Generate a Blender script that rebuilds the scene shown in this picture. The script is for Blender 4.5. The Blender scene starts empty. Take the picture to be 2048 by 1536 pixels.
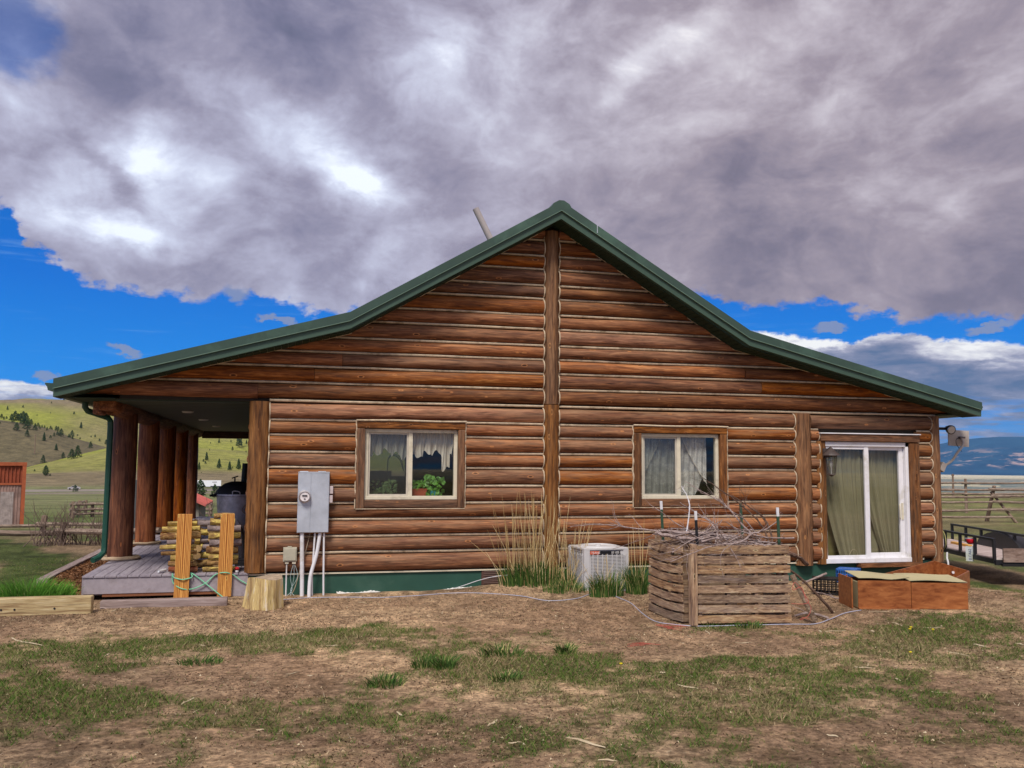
import bpy, math, random
import numpy as np
from mathutils import Vector, Matrix
rnd = random.Random(7)
C = bpy.context.scene.collection
# ---------------------------------------------------------------- camera
FOC, CX, CY = 1800.0, 1024.0, 768.0
def _n(v): return v / np.linalg.norm(v)
def _d(p): return _n(np.array([(p[0]-CX)/FOC, -(p[1]-CY)/FOC, -1.0]))
_X = _d((8300, 978)); _Y = _d((566, 921)); _Y = _n(_Y - _X*(_X@_Y)); _Z = np.cross(_X, _Y)
ROT = np.array([_X, _Y, _Z]); CAM = np.array([0.0, -13.56, 1.95])
def ray(x, y): return ROT @ np.array([(x-CX)/FOC, -(y-CY)/FOC, -1.0])
def onz(x, y, z): r = ray(x, y); return CAM + (z-CAM[2])/r[2]*r
def ony(x, y, Y): r = ray(x, y); return CAM + (Y-CAM[1])/r[1]*r
def azel(x, y): r = ray(x, y); return math.degrees(math.atan2(r[0], r[1])), math.degrees(math.atan2(r[2], math.hypot(r[0], r[1])))
cam = bpy.data.cameras.new('camera'); camo = bpy.data.objects.new('camera', cam); C.objects.link(camo)
cam.sensor_width = 36; cam.lens = FOC/2048*36; cam.clip_start = .1; cam.clip_end = 60000
M4 = Matrix([[*ROT[i], CAM[i]] for i in range(3)] + [[0, 0, 0, 1]]); camo.matrix_world = M4
S = bpy.context.scene; S.camera = camo
S.view_settings.view_transform = 'Standard'; S.view_settings.look = 'None'; S.view_settings.gamma = 1
S.view_settings.exposure = 0.0
# ---------------------------------------------------------------- sun
SUN_EL, SUN_AZ = 52, 208          # azimuth clockwise from +y: behind the camera, a little left
sl = bpy.data.lights.new('sun', 'SUN'); sl.energy = 3.5; sl.angle = math.radians(16); sl.color = (1, .94, .85)
so = bpy.data.objects.new('sun', sl); C.objects.link(so)
_a, _e = math.radians(SUN_AZ), math.radians(SUN_EL)
sd = Vector((math.sin(_a)*math.cos(_e), math.cos(_a)*math.cos(_e), math.sin(_e)))
so.rotation_euler = sd.to_track_quat('Z', 'Y').to_euler()
# ---------------------------------------------------------------- world sky with clouds
W = bpy.data.worlds.new('World'); S.world = W; W.use_nodes = True
T = W.node_tree; T.nodes.clear(); L = T.links.new
def nd(t, **k):
    n = T.nodes.new(t)
    for a, b in k.items(): setattr(n, a, b)
    return n
def mth(op, a, b=None, c=None, clamp=False):
    n = nd('ShaderNodeMath', operation=op, use_clamp=clamp)
    for i, v in enumerate((a, b, c)):
        if v is None: continue
        if isinstance(v, (int, float)): n.inputs[i].default_value = v
        else: L(v, n.inputs[i])
    return n.outputs[0]
def add(a, b): return mth('ADD', a, b)
def sub(a, b): return mth('SUBTRACT', a, b)
def mul(a, b): return mth('MULTIPLY', a, b)
def noise(vec, sc, det=6, rough=.55, dist=0):
    n = nd('ShaderNodeTexNoise'); L(vec, n.inputs['Vector']); n.inputs['Scale'].default_value = sc
    n.inputs['Detail'].default_value = det; n.inputs['Roughness'].default_value = rough; n.inputs['Distortion'].default_value = dist
    return n.outputs['Fac']
def sstep(x, a, b):
    n = nd('ShaderNodeMapRange', interpolation_type='SMOOTHSTEP'); L(x, n.inputs[0])
    n.inputs[1].default_value = a; n.inputs[2].default_value = b; return n.outputs[0]
def ramp(x, pts):
    n = nd('ShaderNodeValToRGB'); L(x, n.inputs[0]); e = n.color_ramp.elements
    while len(e) < len(pts): e.new(.5)
    for el, (p, c) in zip(e, pts): el.position = p; el.color = (*c, 1)
    return n.outputs[0]
def mixc(f, a, b):
    n = nd('ShaderNodeMix', data_type='RGBA'); L(f, n.inputs[0])
    for s, v in ((6, a), (7, b)):
        if isinstance(v, tuple): n.inputs[s].default_value = (*v, 1)
        else: L(v, n.inputs[s])
    return n.outputs[2]
tc = nd('ShaderNodeTexCoord'); sx = nd('ShaderNodeSeparateXYZ'); L(tc.outputs['Generated'], sx.inputs[0])
dx, dy, dz = sx.outputs
AZ = mul(mth('ARCTAN2', dx, dy), 57.2958); EL = mul(mth('ARCSINE', dz), 57.2958)
def vec(x, y, z=0.0):
    n = nd('ShaderNodeCombineXYZ')
    for i, v in enumerate((x, y, z)):
        if isinstance(v, (int, float)): n.inputs[i].default_value = v
        else: L(v, n.inputs[i])
    return n.outputs[0]
# a curl field bends the cloud texture the way the deck drifts
V0 = vec(mul(AZ, .1), mul(EL, .16), mul(dy, .6))
wa = mul(sub(noise(V0, .55, 3, .5), .5), 9.0); wb = mul(sub(noise(vec(mul(AZ, .1), mul(EL, .16), 7.3), .6, 3, .5), .5), 6.0)
sa = mul(sub(noise(V0, 2.3, 6, .6), .5), 3.0); sb = mul(sub(noise(vec(mul(AZ, .1), mul(EL, .16), 3.1), 2.6, 6, .6), .5), 2.6)
A2 = add(AZ, add(mul(wa, .35), sa)); E2 = add(EL, add(mul(wb, .3), sb))
VW = vec(mul(add(AZ, wa), .1), mul(add(EL, wb), .15), mul(dy, .6))
def curve(x, pts, lo, hi):
    n = nd('ShaderNodeFloatCurve'); c = n.mapping.curves[0]
    pts = sorted(pts); ps = [((a-lo)/(hi-lo), (e+5)/40) for a, e in pts]
    c.points[0].location = (0, ps[0][1]); c.points[1].location = (1, ps[-1][1])
    for p in ps: c.points.new(*p)
    for p in c.points: p.handle_type = 'VECTOR'
    n.mapping.update()
    u = mul(sub(x, lo), 1/(hi-lo)); L(mth('ADD', u, 0, clamp=True), n.inputs['Value'])
    return sub(mul(n.outputs[0], 40), 5)
LOW = [azel(*p) for p in [(-300, 380), (-60, 400), (20, 420), (60, 490), (130, 540), (220, 575), (300, 590), (420, 600), (455, 575), (500, 590), (640, 630), (900, 620), (1200, 560), (1410, 592), (1450, 606), (1530, 622), (1590, 612), (1650, 602), (1720, 620), (1800, 640), (1900, 640), (2048, 636), (2300, 620)]]
TOP = [azel(*p) for p in [(-300, 740), (-40, 755), (60, 765), (120, 772), (180, 790), (300, 800), (700, 700), (1200, 660), (1510, 658), (1600, 672), (1700, 682), (1760, 664), (1850, 668), (1870, 682), (1950, 678), (2048, 686), (2300, 690)]]
LO, HI = -30, 60
fine = noise(V0, 5.5, 8, .6); finer = noise(V0, 16, 6, .6)
lowb = curve(add(AZ, mul(sub(fine, .5), 3)), LOW, LO, HI)
topb = curve(add(AZ, mul(sub(fine, .5), 2)), TOP, LO, HI)
edge = add(mul(sub(fine, .5), 2.4), mul(sub(finer, .5), .9))
mdeck = sstep(add(sub(EL, lowb), edge), -.22, .42)
mlow = sstep(add(sub(topb, EL), mul(edge, .55)), -.08, .16)
# blue holes and small separate clouds
def blob(px, py, w, h, rot=0, A=A2, E=E2):
    a, e = azel(px, py); c, s = math.cos(math.radians(rot)), math.sin(math.radians(rot))
    da, de = sub(A, a), sub(E, e)
    u = mul(add(mul(da, c), mul(de, s)), 1/w); v = mul(add(mul(da, -s), mul(de, c)), 1/h)
    return mth('EXPONENT', mul(add(mul(u, u), mul(v, v)), -1.0))
hole = sstep(mul(blob(25, 55, 3.0, 2.6, -40), add(.55, fine)), .3, .8)
mdeck = mul(mdeck, sub(1.0, mul(hole, .62)))
pf = add(.45, mul(fine, 1.1))
A3 = add(AZ, mul(sub(fine, .5), 2)); E3 = add(EL, mul(sub(finer, .5), 1.2))
puffs = None
for p in [(1660, 655, 1.3, .42, 0), (1985, 655, 1.6, .36, 12), (250, 702, 1.2, .35, -20), (90, 750, 1.0, .3, 0), (470, 580, 1.0, 1.1, -60), (560, 640, 1.4, .3, -10)]:
    b = blob(*p, A=A3, E=E3); puffs = b if puffs is None else mth('MAXIMUM', puffs, b)
mpuff = sstep(mul(puffs, pf), .38, .72)
# brightness of the cloud deck
n1 = noise(VW, 1.0, 9, .54, .15); n2 = noise(VW, 3.2, 9, .58, .25)
br = add(add(mul(sub(n1, .5), 1.1), mul(sub(n2, .5), .5)), mul(sub(finer, .5), .10))
br = add(br, .515)
for (px, py, w, h, rot, amp) in [(700, 335, 4.0, 1.5, -28, .34), (735, 360, 2.0, .7, -22, .26), (420, 300, 5, 1.6, -20, .12), (1250, 160, 2.6, .9, 42, .26), (1380, 60, 3.5, 1.4, 30, .30), (880, 130, 4.6, 2.3, 20, .30), (180, 400, 7, 2.2, -8, .06), (620, 330, 5, 2.2, -25, .14), (1500, 60, 9, 2.5, 0, .12), (1950, 200, 5, 3, 0, .10), (330, 320, 4.0, 1.4, -12, .34), (150, 450, 5.0, 1.1, -6, .32), (300, 450, 3.2, 1.1, 0, .3), (40, 170, 3.2, 1.6, 0, .14), (520, 240, 3.0, 2.0, -25, .22),
        (240, 160, 5.0, 2.8, -15, -.30), (560, 70, 6.0, 2.0, -25, -.22), (230, 340, 3.2, .6, -40, -.28), (470, 560, 6.0, 1.2, -10, -.16), (1010, 380, 5.0, 1.6, 10, -.12), (1450, 300, 7, 2.5, 5, -.10), (1680, 500, 9, 2.2, 0, -.10), (1880, 610, 8, .9, 0, -.10), (1950, 420, 5, 1.8, 10, .06), (1560, 590, 2.2, .9, 0, .12), (1300, 260, 6, 2, 0, .08)]:
    br = add(br, mul(blob(px, py, w, h, rot), amp))
back = sstep(dy, .25, -.5)
br = add(br, mul(back, .25))  # extra brightness added to the unseen sky behind the camera, lights the facade
deckc = ramp(br, [(0, (.12, .13, .19)), (.28, (.225, .215, .29)), (.48, (.355, .33, .40)), (.64, (.50, .485, .565)), (.82, (.70, .72, .80)), (1, (1, 1.05, 1.08))])
# warmer grey to the right, cooler to the left
warm = sstep(AZ, 0, 30)
tint = mixc(warm, (.96, .985, 1.10), (1.05, .97, .95))
mm = nd('ShaderNodeMix', data_type='RGBA', blend_type='MULTIPLY'); mm.inputs[0].default_value = 1; L(deckc, mm.inputs[6]); L(tint, mm.inputs[7]); deckc = mm.outputs[2]
# lower bank: white tops, grey-blue bodies
VL = vec(mul(AZ, .1), mul(EL, .42), .4)
l1 = noise(VL, 2.2, 9, .6, .4); l2 = noise(VL, 6.5, 7, .6)
topness = sstep(sub(topb, EL), 1.7, 0.0)
lb = add(add(mul(sub(l1, .5), 1.5), mul(sub(l2, .5), .7)), add(.30, mul(topness, .34)))
for (px, py, w, h, rot, amp) in [(1560, 672, 2.2, .4, 0, .45), (1650, 684, 2, .35, 0, .4), (1950, 700, 2.4, .8, 0, .4), (1790, 700, 1.8, .6, 0, -.25), (1860, 770, 5, .7, 0, -.28), (1800, 790, 4, .5, 0, -.1), (30, 775, 3, .4, 0, .3)]:
    lb = add(lb, mul(blob(px, py, w, h, rot, A3, E3), amp))
lowc = ramp(lb, [(0, (.11, .17, .31)), (.3, (.22, .25, .38)), (.5, (.36, .37, .50)), (.72, (.68, .68, .76)), (1, (1, 1, 1))])
gapn = noise(vec(mul(AZ, .12), mul(EL, 1.1), 2.2), 2.6, 8, .6)
lowgap = mul(sstep(EL, 4.4, 2.6), sstep(gapn, .44, .60))
# clear sky
nish = nd('ShaderNodeTexSky', sky_type='NISHITA'); nish.sun_disc = False; nish.sun_elevation = _e; nish.sun_rotation = _a
blue = ramp(mul(EL, 1/30), [(0, (.05, .33, .72)), (.12, (.0, .285, .90)), (.35, (.0, .165, .70)), (1, (.0, .06, .26))])
ns = nd('ShaderNodeMix', data_type='RGBA', blend_type='MIX'); ns.inputs[0].default_value = .03
nm = nd('ShaderNodeVectorMath', operation='SCALE'); L(nish.outputs[0], nm.inputs[0]); nm.inputs['Scale'].default_value = .08
L(blue, ns.inputs[6]); L(nm.outputs[0], ns.inputs[7]); skyc = ns.outputs[2]
cir = mul(sstep(noise(vec(mul(AZ, .06), mul(EL, .7), 5), 2.5, 6, .6), .56, .8), .22)
skyc = mixc(cir, skyc, (.35, .6, .9))
lowm = mul(mlow, sub(1.0, mul(lowgap, .75)))
col = mixc(lowm, skyc, lowc); col = mixc(mul(mpuff, .8), col, (.27, .31, .45)); col = mixc(mdeck, col, deckc)
bg = nd('ShaderNodeBackground'); L(col, bg.inputs[0]); bg.inputs[1].default_value = 1.0
wo = nd('ShaderNodeOutputWorld'); L(bg.outputs[0], wo.inputs[0])

# ---------------------------------------------------------------- material helpers
class MT:
    def __init__(s, name, rough=.8, spec=.3, metal=0):
        s.m = bpy.data.materials.new(name); s.m.use_nodes = True; s.t = s.m.node_tree
        s.b = s.t.nodes['Principled BSDF']; s.b.inputs['Roughness'].default_value = rough
        s.b.inputs['Specular IOR Level'].default_value = spec; s.b.inputs['Metallic'].default_value = metal
        s.tc = s.t.nodes.new('ShaderNodeTexCoord'); s.o = s.tc.outputs['Object']
    def N(s, ty, **k):
        n = s.t.nodes.new(ty)
        for a, b in k.items(): setattr(n, a, b)
        return n
    def put(s, v, sock):
        if isinstance(v, (int, float)): sock.default_value = v
        elif isinstance(v, tuple): sock.default_value = (*v, 1) if len(v) == 3 and sock.type == 'RGBA' else v
        else: s.t.links.new(v, sock)
    def mp(s, sc, off=None, v=None):
        n = s.N('ShaderNodeMapping'); s.put(v or s.o, n.inputs[0]); n.inputs['Scale'].default_value = sc
        if off is not None: s.put(off, n.inputs['Location'])
        return n.outputs[0]
    def no(s, sc=(1, 1, 1), k=1, det=5, rough=.6, dist=0, off=None, v=None):
        n = s.N('ShaderNodeTexNoise'); s.put(s.mp(sc, off, v), n.inputs[0]); n.inputs['Scale'].default_value = k
        n.inputs['Detail'].default_value = det; n.inputs['Roughness'].default_value = rough; n.inputs['Distortion'].default_value = dist
        return n.outputs[0]
    def ma(s, op, a, b=0.0, clamp=False):
        n = s.N('ShaderNodeMath', operation=op, use_clamp=clamp); s.put(a, n.inputs[0]); s.put(b, n.inputs[1]); return n.outputs[0]
    def mr(s, x, a, b, c=0.0, d=1.0):
        n = s.N('ShaderNodeMapRange'); s.put(x, n.inputs[0])
        for i, v in enumerate((a, b, c, d)): n.inputs[i+1].default_value = v
        return n.outputs[0]
    def mix(s, f, a, b, mode='MIX'):
        n = s.N('ShaderNodeMix', data_type='RGBA', blend_type=mode); s.put(f, n.inputs[0]); s.put(a, n.inputs[6]); s.put(b, n.inputs[7]); return n.outputs[2]
    def ramp(s, x, pts):
        n = s.N('ShaderNodeValToRGB'); s.put(x, n.inputs[0]); e = n.color_ramp.elements
        while len(e) < len(pts): e.new(.5)
        for el, (p, c) in zip(e, pts): el.position = p; el.color = (*c, 1)
        return n.outputs[0]
    def at(s, name, out='Fac'):
        n = s.N('ShaderNodeAttribute', attribute_name=name); return n.outputs[out]
    def bump(s, h, st=.3, d=.01):
        n = s.N('ShaderNodeBump'); s.put(h, n.inputs['Height']); n.inputs['Strength'].default_value = st; n.inputs['Distance'].default_value = d
        s.t.links.new(n.outputs[0], s.b.inputs['Normal'])
    def col(s, c): s.put(c, s.b.inputs['Base Color']); return s.m
def plain(name, c, rough=.6, metal=0, var=.15, sc=8, spec=.3, bump=0, dirt=None):
    M = MT(name, rough, spec, metal); n = M.no((1, 1, 1), sc, 6, .6)
    lo = tuple(x*(1-var) for x in c); hi = tuple(min(1, x*(1+var)) for x in c)
    r = M.ramp(n, [(.3, lo), (.7, hi)])
    if dirt:
        d = M.mr(M.no((1, 1, 1), sc*.35, 8, .7), .52, .68); r = M.mix(d, r, dirt)
    if bump: M.bump(n, bump, .01)
    return M.col(r)
def wood(name, cols, ax='x', k=1.0, rough=.75, knots=True, tone=False, rings=False, grey=None, bump=.35, greyamt=.5, checks=True):
    # cols dark->light; grain runs along ax
    M = MT(name, rough, .25)
    lo, hi = 2.6*k, 30*k
    sc = {'x': (lo, hi, hi), 'y': (hi, lo, hi), 'z': (hi, hi, lo)}[ax]
    off = None
    if tone:
        cb = M.N('ShaderNodeCombineXYZ'); t = M.ma('MULTIPLY', M.at('tone'), 31.0); M.put(t, cb.inputs[0]); M.put(t, cb.inputs[1]); M.put(t, cb.inputs[2]); off = cb.outputs[0]
    g = M.no(sc, 1, 6, .62, .6, off); g2 = M.no(tuple(x*.28 for x in sc), 1, 4, .6, .4, off)
    g3 = M.no(tuple(x*.14+.6 for x in sc), 1.6, 3, .6, 1.0, off); x = M.ma('ADD', M.ma('MULTIPLY', g, .62), M.ma('ADD', M.ma('MULTIPLY', g2, .26), M.ma('MULTIPLY', g3, .16)))
    if rings:
        w = M.N('ShaderNodeTexWave', wave_type='RINGS', rings_direction={'x': 'X', 'y': 'Y', 'z': 'Z'}[ax])
        s3 = {'x': (.35, 9, 9), 'y': (9, .35, 9), 'z': (9, 9, .35)}[ax]
        M.put(M.mp(tuple(v*k for v in s3), off), w.inputs[0]); w.inputs['Scale'].default_value = 1.3; w.inputs['Distortion'].default_value = 3.5; w.inputs['Detail'].default_value = 2; w.inputs['Detail Scale'].default_value = .6
        x = M.ma('ADD', M.ma('MULTIPLY', x, .45), M.ma('MULTIPLY', w.outputs['Fac'], .5))
    n = len(cols); c = M.ramp(x, [(.37+.27*i/(n-1), q) for i, q in enumerate(cols)])
    if tone:
        tn = M.at('tone'); f = M.mr(M.ma('FRACT', M.ma('MULTIPLY', tn, 7.31)), 0, 1, .56, 1.2)
        hv = M.N('ShaderNodeHueSaturation'); M.put(f, hv.inputs['Value']); M.put(M.mr(M.ma('FRACT', M.ma('MULTIPLY', tn, 3.77)), 0, 1, .82, 1.1), hv.inputs['Saturation']); M.put(c, hv.inputs['Color']); c = hv.outputs[0]
    if grey:
        w = M.at('wear') if tone else 1.0
        gm = M.mr(M.no(tuple(x*.5 for x in sc), 1, 5, .65, .3, off), .38, .62)
        c = M.mix(M.ma('MULTIPLY', M.ma('MULTIPLY', gm, w), greyamt), c, grey)
    h = g
    if knots:
        vo = M.N('ShaderNodeTexVoronoi', feature='F1'); ks = {'x': (2.7, 7, 7), 'y': (7, 2.7, 7), 'z': (7, 7, 2.7)}[ax]
        M.put(M.mp(tuple(v*k for v in ks), off), vo.inputs[0]); vo.inputs['Scale'].default_value = 1; dd = vo.outputs['Distance']
        dd = M.ma('ADD', dd, M.ma('MULTIPLY', M.ma('SUBTRACT', g, .5), .16)); dk = M.mr(dd, .11, .05); lt = M.ma('MULTIPLY', M.mr(dd, .15, .12), M.mr(dd, .08, .11))
        c = M.mix(M.ma('MULTIPLY', dk, .75), c, tuple(v*.45 for v in cols[0])); c = M.mix(M.ma('MULTIPLY', lt, .6), c, tuple(min(.7, v*1.5) for v in cols[-1]))
    # fine checks running along the grain
    ck = M.no(tuple(v*(1.0 if v == lo else 1.7) for v in sc), 1, 3, .5, .2, off)
    if not checks: ck = M.ma('MULTIPLY', ck, 0.0); ck = M.ma('ADD', ck, .5)
    c = M.mix(M.ma('MULTIPLY', M.mr(ck, .60, .68), .45), c, tuple(v*.35 for v in cols[0]))
    c = M.mix(M.ma('MULTIPLY', M.mr(ck, .36, .30), .35), c, tuple(min(.8, v*1.6) for v in cols[-1]))
    M.bump(h, bump, .012)
    return M.col(c)
# ---------------------------------------------------------------- mesh helpers
ORG = {}
class MB:
    def __init__(s): s.v = []; s.f = []; s.a = {}; s.mi = []
    def add(s, vs, fs, mat=0, **at):
        b = len(s.v); s.v += [tuple(map(float, p)) for p in vs]; s.f += [tuple(b+i for i in f) for f in fs]; s.mi += [mat]*len(fs)
        for k in set(list(at)+list(s.a)):
            l = s.a.setdefault(k, [0.0]*b); q = at.get(k, 0.0); l += list(q) if hasattr(q, '__len__') else [q]*len(vs)
        return s
    def box(s, c, d, R=None, mat=0, **at):
        h = [x/2 for x in d]; vs = [Vector((sx*h[0], sy*h[1], sz*h[2])) for sz in (-1, 1) for sy in (-1, 1) for sx in (-1, 1)]
        if R is not None: vs = [R @ v for v in vs]
        c = Vector(c); return s.add([v+c for v in vs], [(0, 2, 3, 1), (4, 5, 7, 6), (0, 1, 5, 4), (2, 6, 7, 3), (0, 4, 6, 2), (1, 3, 7, 5)], mat, **at)
    def bb(s, x0, x1, y0, y1, z0, z1, **k): return s.box(((x0+x1)/2, (y0+y1)/2, (z0+z1)/2), (abs(x1-x0), abs(y1-y0), abs(z1-z0)), **k)
    def tube(s, path, r, n=8, cap=True, mat=0, wob=0, **at):
        P = [Vector(p) for p in path]; r = r if hasattr(r, '__len__') else [r]*len(P); vs = []; fs = []
        up = Vector((0, 0, 1)); t0 = (P[1]-P[0]).normalized()
        if abs(t0.dot(up)) > .9: up = Vector((0, 1, 0))
        nx = t0.cross(up).normalized()
        for i, p in enumerate(P):
            t = (P[min(i+1, len(P)-1)]-P[max(i-1, 0)]).normalized(); nx = (nx - t*nx.dot(t)).normalized(); ny = t.cross(nx)
            for j in range(n):
                a = 2*math.pi*j/n; q = r[i]*(1+(rnd.uniform(-wob, wob) if wob else 0)); vs.append(p+(nx*math.cos(a)+ny*math.sin(a))*q)
        for i in range(len(P)-1):
            for j in range(n): k = (j+1) % n; fs.append((i*n+j, i*n+k, (i+1)*n+k, (i+1)*n+j))
        if cap: fs.append(tuple(range(n-1, -1, -1))); fs.append(tuple((len(P)-1)*n+j for j in range(n)))
        return s.add(vs, fs, mat, **at)
    def lathe(s, prof, c=(0, 0, 0), n=24, mat=0, cap=False, **at):
        vs = []; fs = []
        for r, z in prof:
            for j in range(n): a = 2*math.pi*j/n; vs.append((c[0]+r*math.cos(a), c[1]+r*math.sin(a), c[2]+z))
        for i in range(len(prof)-1):
            for j in range(n): k = (j+1) % n; fs.append((i*n+j, i*n+k, (i+1)*n+k, (i+1)*n+j))
        if cap: fs.append(tuple(range(n-1, -1, -1))); fs.append(tuple((len(prof)-1)*n+j for j in range(n)))
        return s.add(vs, fs, mat, **at)
    def grid(s, nu, nv, fn, mat=0, **at):
        vs = [fn(i/(nu-1), j/(nv-1)) for j in range(nv) for i in range(nu)]
        fs = [(j*nu+i, j*nu+i+1, (j+1)*nu+i+1, (j+1)*nu+i) for j in range(nv-1) for i in range(nu-1)]
        return s.add(vs, fs, mat, **at)
    def prism(s, poly, axis, a, b, mat=0, **at):
        # poly: 2-D outline (counter-clockwise), extruded along axis from a to b
        def P(u, v, w): return {'x': (w, u, v), 'y': (u, w, v), 'z': (u, v, w)}[axis]
        n = len(poly); vs = [P(u, v, a) for u, v in poly]+[P(u, v, b) for u, v in poly]
        fs = [tuple(range(n-1, -1, -1)), tuple(range(n, 2*n))]+[(i, (i+1) % n, n+(i+1) % n, n+i) for i in range(n)]
        return s.add(vs, fs, mat, **at)
    def build(s, name, mat, parent=None, smooth=False, bevel=0, origin=None):
        o3 = Vector(ORG[parent.name]) if parent is not None else Vector(origin or (0, 0, 0))
        me = bpy.data.meshes.new(name); me.from_pydata([(p[0]-o3.x, p[1]-o3.y, p[2]-o3.z) for p in s.v], [], s.f)
        for m in (mat if isinstance(mat, (list, tuple)) else [mat]): me.materials.append(m)
        if any(s.mi): me.polygons.foreach_set('material_index', s.mi)
        for k, l in s.a.items(): a = me.attributes.new(k, 'FLOAT', 'POINT'); a.data.foreach_set('value', l)
        if smooth:
            me.polygons.foreach_set('use_smooth', [True]*len(me.polygons))
            if smooth != 'all': me.set_sharp_from_angle(angle=math.radians(40))
        me.update()
        o = bpy.data.objects.new(name, me); C.objects.link(o)
        if parent is not None: o.parent = parent
        else: o.location = o3
        ORG[o.name] = tuple(o3)
        if bevel:
            b = o.modifiers.new('bevel', 'BEVEL'); b.width = bevel; b.segments = 2; b.limit_method = 'ANGLE'; b.angle_limit = math.radians(40)
        return o
def tag(o, label, cat, group=None):
    o['label'] = label; o['category'] = cat
    if group: o['group'] = group
    return o
def setk(o, kind): o['kind'] = kind; return o
def thing(name, label, cat, loc=(0, 0, 0), group=None):
    o = bpy.data.objects.new(name, None); C.objects.link(o); o.location = loc; ORG[o.name] = tuple(loc); o.empty_display_size = .1
    return tag(o, label, cat, group)
def dup(root, loc, rz=0.0, sc=1.0, label=None, rot=None):
    def cp(o, par):
        c = o.copy(); C.objects.link(c)
        if par is not None: c.parent = par
        for ch in [x for x in KIDS.get(o.name, [])]: cp(ch, c)
        return c
    if root.name not in KIDS: index()
    c = cp(root, None); c.location = loc; c.rotation_euler = rot or (0, 0, rz); c.scale = (sc,)*3 if not hasattr(sc, '__len__') else sc
    if label: c['label'] = label
    return c
KIDS = {}
def index():
    KIDS.clear()
    for o in bpy.data.objects:
        KIDS.setdefault(o.name, [])
        if o.parent: KIDS.setdefault(o.parent.name, []).append(o)
# numpy value noise
def hsh(ix, iy, seed):
    n = (ix.astype(np.int64)*374761393 + iy.astype(np.int64)*668265263 + seed*1442695041) & 0xffffffff
    n = ((n ^ (n >> 13))*1274126177) & 0xffffffff
    return ((n ^ (n >> 16)) & 0xffff)/65535.0
def vn(x, y, seed=0):
    x = np.asarray(x, float); y = np.asarray(y, float); ix = np.floor(x); iy = np.floor(y); fx = x-ix; fy = y-iy
    fx = fx*fx*(3-2*fx); fy = fy*fy*(3-2*fy)
    return (hsh(ix, iy, seed)*(1-fx)+hsh(ix+1, iy, seed)*fx)*(1-fy)+(hsh(ix, iy+1, seed)*(1-fx)+hsh(ix+1, iy+1, seed)*fx)*fy
def fbm(x, y, o=4, seed=0):
    t = 0; a = 1; s = 0
    for i in range(o): t = t+a*vn(np.asarray(x)*2**i+i*17.3, np.asarray(y)*2**i-i*9.1, seed+i); s += a; a *= .5
    return t/s
def ss(x, a, b): t = np.clip((x-a)/(b-a), 0, 1); return t*t*(3-2*t)
# ================================================================ terrain
_crest = {}
def _prof(pts): return np.array([azel(*p) for p in pts]).T
E1 = _prof([(-400, 950), (0, 944), (40, 938), (110, 920), (215, 897), (300, 888), (380, 893), (500, 905), (800, 915), (1100, 925)])
E2 = _prof([(-500, 815), (-100, 830), (0, 838), (60, 845), (110, 856), (150, 872), (215, 893), (300, 915), (500, 925), (1100, 930)])
E3 = _prof([(-600, 806), (0, 800), (150, 799), (250, 791), (420, 800), (560, 815), (800, 850), (1200, 890), (1700, 935)])
def H(x, y):
    x = np.asarray(x, float); y = np.asarray(y, float); dx = x-CAM[0]; dy = y-CAM[1]; r = np.hypot(dx, dy)+1e-6; az = np.degrees(np.arctan2(dx, dy))
    e1, e2, e3 = (np.interp(az, E[0], E[1]) for E in (E1, E2, E3))
    t = lambda e, rr: CAM[2]+rr*np.tan(np.radians(e))
    fr = np.array([0, 24, 32, 60, 90, 150, 300, 430, 480, 600]); fz = np.array([.03, .03, -.15, -1.8, -2.75, -4.5, -8.9, -12.2, -12.0, -7.5])
    zl = np.interp(r, fr, fz)
    k1 = t(e1, 850); k2 = t(e2, 1200); k3 = t(e3, 2300)
    d12 = np.minimum(k1, k2)-14*ss(e2-e1, .1, 1.2); base = -7.5
    def seg(a, b, za, zb, p=1.0):
        u = np.clip((r-a)/(b-a), 0, 1); return za+(zb-za)*(u*u*(3-2*u)*.5+u*.5)
    zh = np.where(r < 850, seg(600, 850, base, k1), np.where(r < 930, seg(850, 930, k1, d12), np.where(r < 1200, seg(930, 1200, d12, k2), np.where(r < 1320, seg(1200, 1320, k2, k2-6), np.where(r < 2300, seg(1320, 2300, k2-6, k3), seg(2300, 4200, k3, 20))))))
    zl = np.where(r > 600, zh, zl)
    zl = zl+ss(r, 120, 900)*(fbm(x/70, y/70, 4, 3)-.5)*np.clip(r/160, 0, 9)*ss(np.abs(r-455), 15, 60)
    gr = np.array([0, 16, 20, 40, 110, 200, 600, 1500, 4000, 20000]); gz = np.array([.03, .02, -.22, -.35, -.95, -5.5, -42, -95, -122, -128])
    zr = np.interp(r, gr, gz)
    zr = zr+26*np.exp(-((az-40.0)/1.0)**2-((r-700)/120)**2)+ss(r, 150, 500)*(fbm(x/50, y/50, 3, 5)-.5)*3*ss(3500-r, 0, 2500)
    w = ss(az, 8, 27)
    z = zl*(1-w)+zr*w
    near = 1-ss(r, 22, 60)
    z = z+near*((fbm(x*.6, y*.6, 3, 11)-.5)*.06+(fbm(x*4, y*4, 3, 12)-.5)*.018*ss(60-r, 0, 40))
    z = z+near*(.10*np.exp(-((x-3.5)/.9)**2-((y+.35)/.55)**2)+.04*np.exp(-((x-5.6)/2.2)**2-((y+.7)/.6)**2))
    z = z-.20*ss(x, 10.6, 13.0)*near*ss(y, -5, -1)
    bed = ss(-2.62-x, -.05, .1)*ss(x, -3.55, -3.4)*ss(y, -1.0, 1.6)*ss(14-y, 0, 1)     # mulch bed along the deck
    z = z+bed*.16*near
    return z
def hz(x, y): return float(H(np.array([x]), np.array([y]))[0])
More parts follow.
